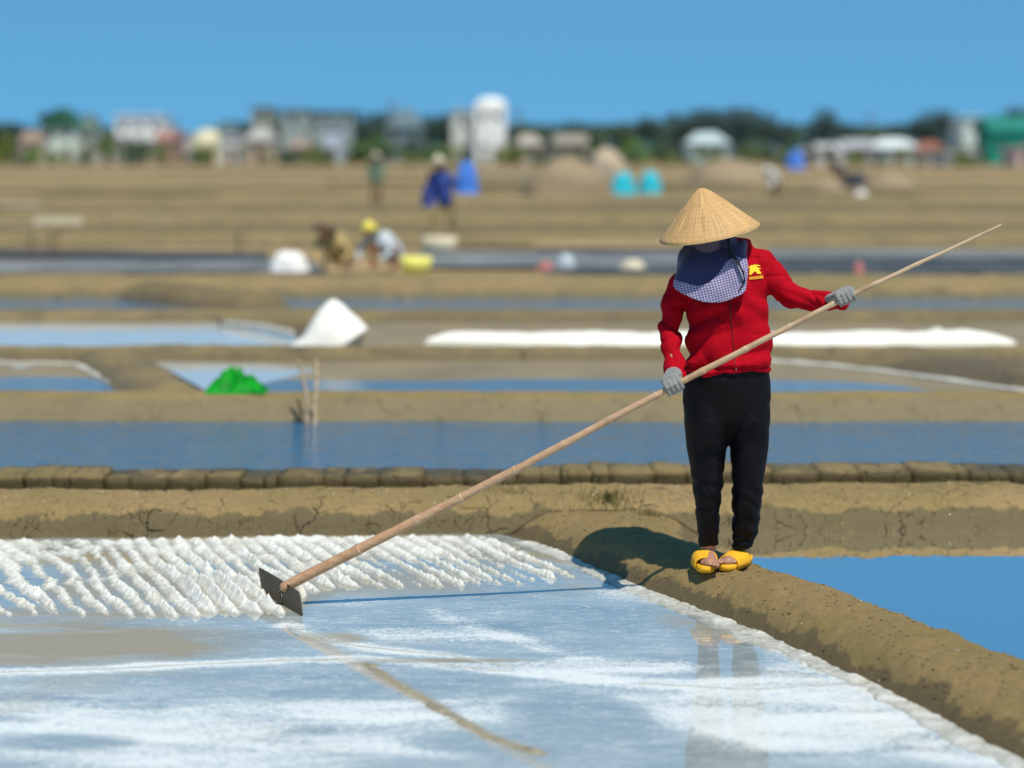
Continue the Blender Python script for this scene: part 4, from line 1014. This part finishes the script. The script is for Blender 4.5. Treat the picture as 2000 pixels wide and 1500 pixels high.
    link('trousers', remesh(bm, .02*s, 2), mk[trou], e)
    if hatm:
        bm = bmesh.new(); hd = j['head']; r_ = bmesh.ops.create_cone(bm, cap_ends=True, segments=28, radius1=.215*s, radius2=.006, depth=.17*s, matrix=Matrix.Translation(hd+Vector((0, -.01, .12*s))))
        obj('conical_hat', bm, mk[hatm], e)
    return e
figure(735, 55, 1.62, 'gr', 'brn', 'cream', 'stand', 'distant standing person in grey-green clothes and pale conical hat', .12)
figure(868, 34.5, 1.66, 'navyb', 'beige', 'cream', 'walk', 'person in blue top and khaki trousers carrying a blue sheet', .12)
figure(655, 26.6, 1.45, 'tan', 'tan', 'brn', 'squat', 'crouching person in tan clothes left of the yellow hat wearer', .16, face=.2)
figure(752, 26.9, 1.42, 'lt', 'or', 'yel', 'squat', 'crouching person in yellow hat and pale blue top', .16, face=-.3)
figure(1510, 62, 1.55, 'wh', 'brn', 'wh', 'bend', 'distant person in white shirt bending just right of the straw hat', .12, face=.6)
figure(1640, 84, 1.6, 'dk', 'dk', 'dk', 'bend', 'distant dark-clothed person stooping left of the dark bundle', .12)
figure(1148, 88, 1.6, 'dk', 'brn', 'cream', 'stand', 'distant dark-clothed person beside the turquoise-covered heaps', .12)
def lump(name, px, py, wpx, hpx, d, m, label, cat, group=None, seed=0, flat_=.8):
    bm = bmesh.new(); c = W(px, py, d); wx = wpx*d/F/2; hz = hpx*d/F
    add_ell(bm, (c.x, c.y, c.z), (wx, wx*flat_, hz), None, 24)
    bmesh.ops.bisect_plane(bm, geom=bm.verts[:]+bm.edges[:]+bm.faces[:], plane_co=c, plane_no=(0, 0, -1), clear_outer=True)
    for v in bm.verts:
        q = noise.noise_vector(Vector(((v.co.x-c.x)/wx*1.6+seed, v.co.y-c.y, (v.co.z-c.z)/hz*1.6)))*.16
        v.co += Vector((q.x*wx, q.y*wx, max(0, q.z)*hz if v.co.z > c.z+.01 else 0))
    return prop(name, bm, m, label, cat, group)
def basket(name, px, py, wpx, hpx, d, m, label, cat):
    bm = bmesh.new(); c = W(px, py, d); r = wpx*d/F/2; h = hpx*d/F
    prof = [(.02, 0), (.72, 0), (.88, .4), (1, 1), (.94, 1), (.84, .45), (.68, .08), (.02, .08)]
    prev = None
    for a, b in prof:
        rw = [bm.verts.new(c+Vector((math.cos(k*math.pi/12)*r*a, math.sin(k*math.pi/12)*r*a*.8, b*h))) for k in range(24)]
        if prev:
            for k in range(24): bm.faces.new((prev[k], prev[(k+1) % 24], rw[(k+1) % 24], rw[k]))
        prev = rw
    return prop(name, bm, m, label, cat)
lump('white_sack', 566, 531, 80, 40, 26.4, mk['wh'], 'white sack lying left of the crouching people', 'sack', seed=1)
basket('yellow_tub', 812, 534, 66, 32, 26.2, mk['yel2'], 'yellow tub on the ground right of the crouching people', 'tub')
basket('pale_basket', 858, 496, 72, 34, 31.5, mk['cream'], 'pale round basket at the feet of the blue-clad walker', 'basket')
lump('blue_bundle', 912, 378, 46, 64, 34.3, mk['blue'], 'bright blue sheet bundle at the right of the blue-clad walker', 'sheet', seed=3)
lump('blue_bundle', 846, 402, 46, 52, 34.6, mk['navyb'], 'dark blue bundle at the left of the blue-clad walker', 'sheet', seed=4)
bm = bmesh.new(); add_tube(bm, [W(838, 340, 34.4), W(875, 326, 34.4), W(920, 330, 34.4)], [.02, .022, .02], 8); prop('carrying_pole', bm, M['mud_far'], 'carrying pole across the shoulders of the blue-clad walker', 'pole')
lump('covered_heap', 1218, 379, 50, 44, 70, mk['turq'], 'turquoise sheeted heap, left of a pair, far behind', 'covered heap', seed=5)
lump('covered_heap', 1270, 377, 44, 42, 70, mk['turq'], 'turquoise sheeted heap, right of a pair, far behind', 'covered heap', seed=6)
lump('earth_mound', 1110, 402, 190, 92, 66, mk['mnd'], 'broad tan earth mound left of the turquoise heaps', 'mound', seed=7)
lump('earth_mound', 1130, 350, 150, 40, 100, mk['mndd'], 'darker mound behind the broad tan earth mound', 'mound', seed=8)
lump('salt_mound', 1185, 335, 74, 44, 118, mk['pink'], 'cream mound above the turquoise heaps', 'mound', seed=9)
lump('blue_shelter', 1554, 330, 36, 36, 118, mk['blue'], 'small bright blue shelter before the right-hand houses', 'shelter', seed=10)
lump('dark_bundle', 1672, 388, 66, 52, 80, mk['dk'], 'dark bundle on the ground before the right-hand houses', 'bundle', seed=11)
lump('white_sack', 1682, 404, 34, 34, 64, mk['wh'], 'white sack in front of the dark bundle', 'sack', seed=12)
lump('earth_mound', 1740, 400, 130, 60, 76, mk['mnd'], 'tan earth mound right of the white sack', 'mound', seed=13)
lump('earth_mound', 1430, 380, 200, 66, 90, mk['mnd'], 'wide tan earth mound above the straw hat', 'mound', seed=14)
lump('earth_mound', 1620, 402, 90, 50, 74, mk['mnd'], 'small tan earth mound left of the white sack', 'mound', seed=15)
lump('grey_sack', 1300-195, 532, 40, 36, 27.2, mk['lt'], 'pale grey sack on the far side of the bank left of the worker', 'sack', seed=16)
lump('pink_sack', 1066, 530, 34, 20, 26.6, mk['rose'], 'small pink sack left of the pale grey sack', 'sack', seed=17)
lump('red_float', 1678, 538, 22, 28, 25.5, mk['rose'], 'small faded red bucket beyond the rake handle', 'bucket', seed=18)
lump('cream_sack', 1235, 533, 56, 26, 27, mk['cream'], 'cream sack on the bank just left of the worker', 'sack', seed=19)
bm = bmesh.new(); c = W(113, 440, 40); add_box(bm, c, (95*40/F, .06, 30*40/F), 0, .01)
for s in (-.4, .4): pass
o = prop('white_board', bm, mk['cream'], 'white rectangular board standing in the far left field', 'board')
for s in (-.4, .4):
    bm = bmesh.new(); add_box(bm, (c.x+s, c.y+.06, c.z/2), (.05, .04, c.z), 0, .005); obj('leg', bm, mk['brn'], o)
for k, (px, py) in enumerate([(60, 483), (98, 486), (112, 478), (465, 478)]):
    bm = bmesh.new(); p = W(px, py, 31); add_tube(bm, [(p.x, p.y, .1), (p.x+.01, p.y, .1+.4)], .02, 8)
    prop('field_post', bm, mk['brn'], ['thin post, leftmost by the left lined pond', 'thin post, second by the left lined pond', 'thin post, third by the left lined pond', 'thin post standing alone at mid left field'][k], 'post', 'thin posts by the lined ponds')

# ------------------------------------------------------------------ houses at the far side
DH = 215.0
glass = simple('window_glass', (.05, .06, .07), .15, .2); doorm = simple('door_wood', (.12, .08, .05), .6, .2)
def hmat(c): return simple('wall_paint', c, .85, .12, .6)
def house(px0, px1, ytop, yb, wall, roof, style, label, d=DH, cat='house', dep=6):
    w_ = (px1-px0)*d/F; xc = ((px0+px1)/2-CX)*d/F; H = max(1.5, CAMZ-(ytop-HY)*d/F-.1); z0 = .1
    e = empty('house', (xc, d, z0), label, cat)
    rh = {'flat': .25, 'gable': H*.34, 'hip': H*.36, 'dome': H*.4, 'shed': H*.18, 'cap': H*.10, 'front': H*.36}[style]; wh = H-rh
    wm, rm = hmat(wall), simple('roofing', roof, .7, .15, 1)
    bm = bmesh.new(); add_box(bm, (xc, d+dep/2, z0+wh/2), (w_*.94, dep, wh)); obj('wall', bm, wm, e, False)
    bm = bmesh.new(); x0, x1, y0, y1 = xc-w_/2, xc+w_/2, d-.4, d+dep+.4; zt = z0+wh+.003
    if style in ('flat',): add_box(bm, (xc, d+dep/2, zt+.12), (w_, dep+.6, .24))
    elif style in ('dome', 'cap'):
        add_ell(bm, (xc, d+dep/2, zt-.2), (w_/2, dep/2, rh+.2), None, 20)
    else:
        b = [bm.verts.new(v) for v in ((x0, y0, zt), (x1, y0, zt), (x1, y1, zt), (x0, y1, zt))]
        if style == 'gable': r_ = [bm.verts.new((x0, (y0+y1)/2, zt+rh)), bm.verts.new((x1, (y0+y1)/2, zt+rh))]; fs = [(b[0], b[1], r_[1], r_[0]), (b[2], b[3], r_[0], r_[1]), (b[1], b[2], r_[1]), (b[3], b[0], r_[0])]
        elif style == 'front': r_ = [bm.verts.new((xc, y0, zt+rh)), bm.verts.new((xc, y1, zt+rh))]; fs = [(b[0], r_[0], r_[1], b[3]), (b[1], b[2], r_[1], r_[0]), (b[0], b[1], r_[0]), (b[2], b[3], r_[1])]
        elif style == 'hip': r_ = [bm.verts.new((x0+w_*.3, (y0+y1)/2, zt+rh)), bm.verts.new((x1-w_*.3, (y0+y1)/2, zt+rh))]; fs = [(b[0], b[1], r_[1], r_[0]), (b[2], b[3], r_[0], r_[1]), (b[1], b[2], r_[1]), (b[3], b[0], r_[0])]
        else: r_ = [bm.verts.new((x0, y0, zt+rh)), bm.verts.new((x1, y0, zt+rh*.6))]; fs = [(b[0], b[1], r_[1], r_[0]), (b[3], b[2], r_[1], r_[0]), (b[0], b[3], r_[0]), (b[1], b[2], r_[1])]
        for f in fs: bm.faces.new(f)
        bm.faces.new(b)
    obj('roof', bm, rm, e, False)
    nw = max(1, int(w_//1.8)); fl = 2 if wh > 4.2 else 1
    for f in range(fl):
        for k in range(nw):
            xx = xc+(k-(nw-1)/2)*w_*.9/nw; zz = z0+wh*(f+.58)/fl
            bm = bmesh.new()
            if f == 0 and k == nw//2: add_box(bm, (xx, d-.03, z0+1.0), (.85, .06, 2.0)); obj('door', bm, doorm, e, False)
            else: add_box(bm, (xx, d-.02, zz), (.75, .05, .9)); obj('window', bm, glass, e, False)
    return e
HS = [(35, 82, 256, 'tan plastered house at the far left edge of the village', (.42, .33, .26), (.28, .2, .15), 'gable', 212),
      (78, 150, 210, 'pale green-white house with dark green gable roof at far left', (.56, .64, .56), (.02, .09, .05), 'front', 214),
      (150, 186, 222, 'narrow grey house just right of the green-roofed one', (.30, .32, .28), (.10, .14, .12), 'hip', 216),
      (186, 228, 262, 'low pale house left of the big white flat-topped building', (.50, .48, .44), (.30, .30, .28), 'shed', 213),
      (222, 320, 224, 'big white flat-topped building in the left half of the village', (.78, .78, .74), (.78, .78, .74), 'flat', 222),
      (232, 300, 275, 'low mauve-grey house in front of the big white building', (.40, .33, .30), (.33, .28, .26), 'flat', 208),
      (300, 345, 252, 'pinkish house right of the big white building', (.38, .26, .22), (.30, .16, .13), 'gable', 214),
      (340, 366, 258, 'narrow lilac-white house beside the pinkish house', (.55, .50, .54), (.42, .40, .46), 'flat', 218),
      (366, 428, 251, 'cream round-roofed store at left centre of the village', (.52, .48, .34), (.60, .54, .36), 'dome', 211),
      (400, 470, 238, 'dark slate roof house behind the cream round-roofed store', (.22, .25, .24), (.07, .11, .12), 'hip', 232),
      (428, 470, 262, 'grey-white box house right of the cream store', (.55, .56, .54), (.48, .50, .50), 'flat', 212),
      (475, 535, 248, 'beige house beneath the tall trees at left centre', (.46, .38, .30), (.35, .34, .31), 'hip', 211),
      (490, 530, 208, 'tall mossy grey building at left centre of the skyline', (.28, .31, .25), (.20, .24, .22), 'flat', 226),
      (548, 600, 212, 'tall grey weathered building right of the mossy one', (.28, .33, .31), (.16, .22, .22), 'flat', 224),
      (565, 605, 272, 'low brown house under the grey weathered building', (.40, .30, .24), (.30, .22, .18), 'gable', 209),
      (600, 690, 215, 'long blue-grey roofed building in the centre-left skyline', (.26, .33, .33), (.10, .19, .22), 'flat', 232),
      (632, 664, 246, 'narrow pale blue house in front of the long blue-grey building', (.46, .52, .60), (.40, .45, .50), 'flat', 214),
      (750, 830, 212, 'slate-coloured hip roof building behind the centre shrubs', (.16, .22, .24), (.10, .15, .17), 'hip', 235),
      (880, 934, 214, 'pale grey block attached left of the white tower', (.55, .57, .52), (.5, .52, .48), 'flat', 214),
      (926, 990, 188, 'tall bright white tower house with low rounded top', (.78, .78, .74), (.76, .77, .73), 'cap', 210),
      (1000, 1065, 262, 'beige house right of the white tower', (.40, .34, .28), (.38, .33, .28), 'hip', 206),
      (1080, 1150, 262, 'dull brown house between tower and dark trees', (.30, .26, .20), (.26, .23, .18), 'gable', 210),
      (1340, 1430, 258, 'pale blue-green house at the foot of the dark trees', (.36, .45, .44), (.42, .50, .50), 'hip', 212),
      (1560, 1605, 288, 'small grey shack right of the blue shelter', (.46, .44, .40), (.40, .40, .38), 'shed', 190),
      (1598, 1650, 280, 'whitish shack among the right-hand houses', (.60, .58, .53), (.5, .5, .48), 'gable', 196),
      (1650, 1712, 272, 'grey house left of the long white shed', (.34, .33, .31), (.36, .37, .38), 'gable', 200),
      (1700, 1805, 270, 'long white metal-roofed shed on the right', (.52, .57, .55), (.62, .68, .66), 'hip', 206),
      (1808, 1846, 275, 'narrow cream house with brick-red gable on the right', (.58, .46, .36), (.50, .20, .13), 'front', 192),
      (1846, 1912, 318, 'low white garden wall house beneath the olive shrub', (.55, .52, .48), (.5, .48, .45), 'flat', 180),
      (1878, 1932, 226, 'tall pale grey-green house left of the emerald one', (.55, .62, .58), (.60, .66, .62), 'flat', 216),
      (1930, 2030, 226, 'large emerald green building at the right edge', (.008, .24, .17), (.01, .16, .12), 'gable', 208),
      (1985, 2030, 285, 'pinkish house front at the right edge below the green one', (.62, .46, .42), (.5, .36, .33), 'flat', 190)]
for a, b, yt, lab, wc, rc, st, d in HS: house(a, b, yt, 320, wc, rc, st, lab, d, 'tower house' if 'tower house' in lab else 'building' if 'building' in lab else 'house')
hs_extra = []

# ------------------------------------------------------------------ trees and shrubs
def leafm(c): 
    t = NT('foliage'); n = t.noise(t.pos(), .9, 3); n2 = t.noise(t.pos(), 5, 2)
    cc_ = t.mix(n, tuple(k*.6 for k in c), tuple(k*1.4 for k in c))
    return t.done(t.pbr(t.mix(t.math('MULTIPLY', n2, .4), cc_, tuple(min(1, k*1.9) for k in c)), .7))
LM = {'dark': leafm((.020, .045, .035)), 'mid': leafm((.035, .065, .030)), 'green': leafm((.045, .095, .012)), 'olive': leafm((.085, .115, .008)), 'lime': leafm((.08, .17, .01))}
bark = simple('bark', (.12, .09, .06), .9, .3, 2)
def tree(px, ytop, wpx, d, m, label, cat='tree', ybase=None, n=900, group=None):
    zc = CAMZ-(ytop-HY)*d/F; w_ = wpx*d/F; xc = (px-CX)*d/F; h = zc-.1
    rn = random.Random(int(px*7+ytop)); e = empty('tree' if cat == 'tree' else 'shrub', (xc, d, .1), label, cat, group)
    bm = bmesh.new(); th = h*(.55 if cat == 'tree' else .3); rt = .03*h+.03
    add_tube(bm, [(xc, d, 0), (xc+.1, d, th*.5), (xc+.05*h, d, th)], [rt*1.3, rt, rt*.6], 8)
    for k in range(4):
        a = rn.uniform(0, 6.3); add_tube(bm, [(xc+.05*h*.8, d, th*.85), (xc+math.cos(a)*w_*.3, d+math.sin(a)*w_*.3, th+h*.22)], [rt*.5, rt*.2], 6)
    obj('trunk', bm, bark, e)
    bm = bmesh.new(); lob = []
    for k in range(11):
        a = rn.uniform(0, 6.3); r = rn.uniform(0, .33)*w_; zz = h*(rn.uniform(.42, .85) if cat == 'tree' else rn.uniform(.2, .7))
        lob.append((xc+math.cos(a)*r, d+math.sin(a)*r, zz, rn.uniform(.16, .27)*w_, h*rn.uniform(.12, .2)))
    lob.append((xc, d, h*.82, .22*w_, h*.18))
    for k in range(n):
        L = rn.choice(lob); v = Vector((rn.gauss(0, 1), rn.gauss(0, 1), rn.gauss(0, 1))).normalized()*rn.uniform(.6, 1.05)
        p = Vector((L[0]+v.x*L[3], L[1]+v.y*L[3], max(.1, L[2]+v.z*L[4]))); s = rn.uniform(.018, .04)*w_+.03
        a_ = Vector((rn.gauss(0, 1), rn.gauss(0, 1), rn.gauss(0, 1))).normalized()*s; b_ = a_.orthogonal().normalized()*s*.8
        bm.faces.new([bm.verts.new(p+q) for q in (a_, b_, -a_, -b_)])
    me = bpy.data.meshes.new('crown'); bm.to_mesh(me); bm.free(); link('crown', me, LM[m], e, False)
TR = [(1020, 238, 110, 230, 'mid'), (1085, 248, 90, 238, 'dark'), (1150, 244, 110, 232, 'mid'), (1215, 236, 100, 240, 'mid'), (1268, 226, 110, 234, 'dark'), (1330, 216, 120, 238, 'dark'), (1385, 208, 120, 232, 'dark'),
      (1440, 206, 120, 240, 'dark'), (1492, 214, 110, 234, 'dark'), (1540, 234, 90, 242, 'dark'), (1608, 206, 90, 232, 'dark'), (1650, 236, 100, 240, 'dark'), (1700, 246, 100, 236, 'mid'), (1752, 240, 100, 242, 'dark'),
      (1800, 222, 90, 234, 'dark'), (1836, 206, 90, 232, 'dark'), (1872, 236, 70, 240, 'dark'), (1975, 204, 110, 236, 'dark'),
      (15, 236, 120, 235, 'dark'), (118, 208, 120, 232, 'dark'), (176, 218, 60, 234, 'dark'), (205, 250, 60, 226, 'mid'), (520, 206, 90, 236, 'mid'), (565, 212, 70, 238, 'dark'), (640, 222, 100, 240, 'dark'), (705, 215, 100, 238, 'dark'),
      (770, 216, 110, 242, 'dark'), (840, 222, 90, 238, 'dark'), (868, 216, 60, 236, 'dark'), (440, 242, 90, 242, 'dark')]
adj = {'dark': 'dark blue-green', 'mid': 'mid green'}
for i, (px, yt, wp, d, m) in enumerate(TR):
    left = 'skyline left of the white tower' if px < 900 else 'skyline right of the white tower'
    hgt = 'tall' if yt < 212 else ('medium' if yt < 236 else 'low')
    # pointed out by what it stands above or between
    near = min([(abs((a+b)/2-px), lab) for a, b, yt2, lab, *_ in HS])[1]
    near = ' '.join(near.split()[:5])
    tree(px, yt, wp, d, m, f'{hgt} {adj[m]} tree behind the {near}, {["first","second","third","fourth","fifth","sixth","seventh","eighth","ninth","tenth","eleventh","twelfth","thirteenth","fourteenth","fifteenth","sixteenth","seventeenth","eighteenth","nineteenth","twentieth","twenty-first","twenty-second","twenty-third","twenty-fourth","twenty-fifth","twenty-sixth","twenty-seventh","twenty-eighth","twenty-ninth","thirtieth"][sorted(q[0] for q in TR).index(px)]} from left')
for px, yt, wp, d, m, lab in [(14, 252, 70, 200, 'olive', 'bright olive shrub at the far left edge'), (66, 284, 60, 196, 'lime', 'lime green shrub beside the far left shrub'), (205, 252, 70, 205, 'green', 'green shrub left of the big white building'),
    (265, 262, 90, 204, 'mid', 'dull green shrub in front of the big white building'), (395, 290, 44, 198, 'green', 'green shrub under the cream round-roofed store'), (700, 268, 80, 200, 'green', 'broad green shrub left of centre'), (745, 250, 100, 204, 'green', 'large green shrub at the centre of the village'),
    (800, 256, 100, 202, 'dark', 'dark green shrub right of the large central shrub'), (850, 276, 80, 198, 'green', 'small green shrub left of the white tower'), (990, 282, 70, 206, 'olive', 'olive shrub at the foot of the white tower'), (1235, 268, 90, 200, 'lime', 'lime green shrub above the turquoise heaps'),
    (1555, 262, 80, 200, 'green', 'green shrub above the small blue shelter'), (1880, 292, 80, 180, 'olive', 'olive shrub above the low white garden wall'), (560, 290, 50, 198, 'green', 'small green shrub by the brown house'), (630, 285, 60, 198, 'olive', 'olive shrub in front of the pale blue house'), (1470, 262, 90, 205, 'mid', 'dull green shrub above the straw hat'), (1300, 262, 90, 205, 'mid', 'dull green shrub right of the lime shrub')]:
    tree(px, yt, wp, d, m, lab, 'shrub', n=500)

# the wood behind everything reads as one mass
bm = bmesh.new(); rn = random.Random(5)
for (a, b, y0, dd) in ((975, 2080, 246, 262), (-80, 240, 250, 262), (440, 900, 240, 262)):
    x = a
    while x < b:
        top = CAMZ-(y0+9*noise.noise(Vector((x*.012, 1, 0)))+5*noise.noise(Vector((x*.05, 3, 0)))-HY)*dd/F
        for k in range(16):
            z = top*(1-rn.random()**1.4); p = Vector(((x+rn.uniform(-6, 6)-CX)*dd/F, dd+rn.uniform(-2, 2), max(.2, z+rn.uniform(-.2, .3))))
            s_ = rn.uniform(.22, .5); a_ = Vector((rn.gauss(0, 1), rn.gauss(0, 1), rn.gauss(0, 1))).normalized()*s_; b_ = a_.orthogonal().normalized()*s_
            bm.faces.new([bm.verts.new(p+q) for q in (a_, b_, -a_, -b_)])
        x += 3
me = bpy.data.meshes.new('distant_wood'); bm.to_mesh(me); bm.free()
tag(link('distant_wood', me, LM['dark'], None, False), 'dark continuous wood behind the village houses and trees', 'wood', kind='stuff')

rn = random.Random(21); nth = ['first', 'second', 'third', 'fourth', 'fifth', 'sixth', 'seventh', 'eighth', 'ninth', 'tenth', 'eleventh', 'twelfth', 'thirteenth', 'fourteenth', 'fifteenth', 'sixteenth', 'seventeenth', 'eighteenth', 'nineteenth', 'twentieth']
for kind, off in ((0, 0), (1, 48)):
    for k in range(20):
        px = 15+off+k*98+rn.uniform(-22, 22)
        if 905 < px < 1000: px += 0
        near = ' '.join(min([(abs((a_+b_)/2-px), lab_) for a_, b_, y_, lab_, *_ in HS])[1].split()[:3])
        tree(px, rn.uniform(272, 300), rn.uniform(36, 80), rn.uniform(184, 203), 'mid' if kind else 'olive',
             f"low {'dull green' if kind else 'olive green'} shrub by the {near}, {nth[k]} such from left", 'shrub', n=220, group='low dull green village shrubs' if kind else 'low olive village shrubs')
for px, top in ((765, 196), (345, 236), (1010, 214), (1700, 222)):
    bm = bmesh.new(); a = W(px, 318, 205); b = W(px, top, 205); a.z = 0; add_tube(bm, [a, b], .11, 8); add_box(bm, b-Vector((0, 0, .5)), (1.5, .12, .12))
    prop('utility_pole', bm, bark, {765: 'thin utility pole rising over the centre shrubs of the village', 345: 'thin utility pole beside the pinkish house', 1010: 'thin utility pole just right of the white tower house', 1700: 'thin utility pole by the long white shed'}[px], 'pole')
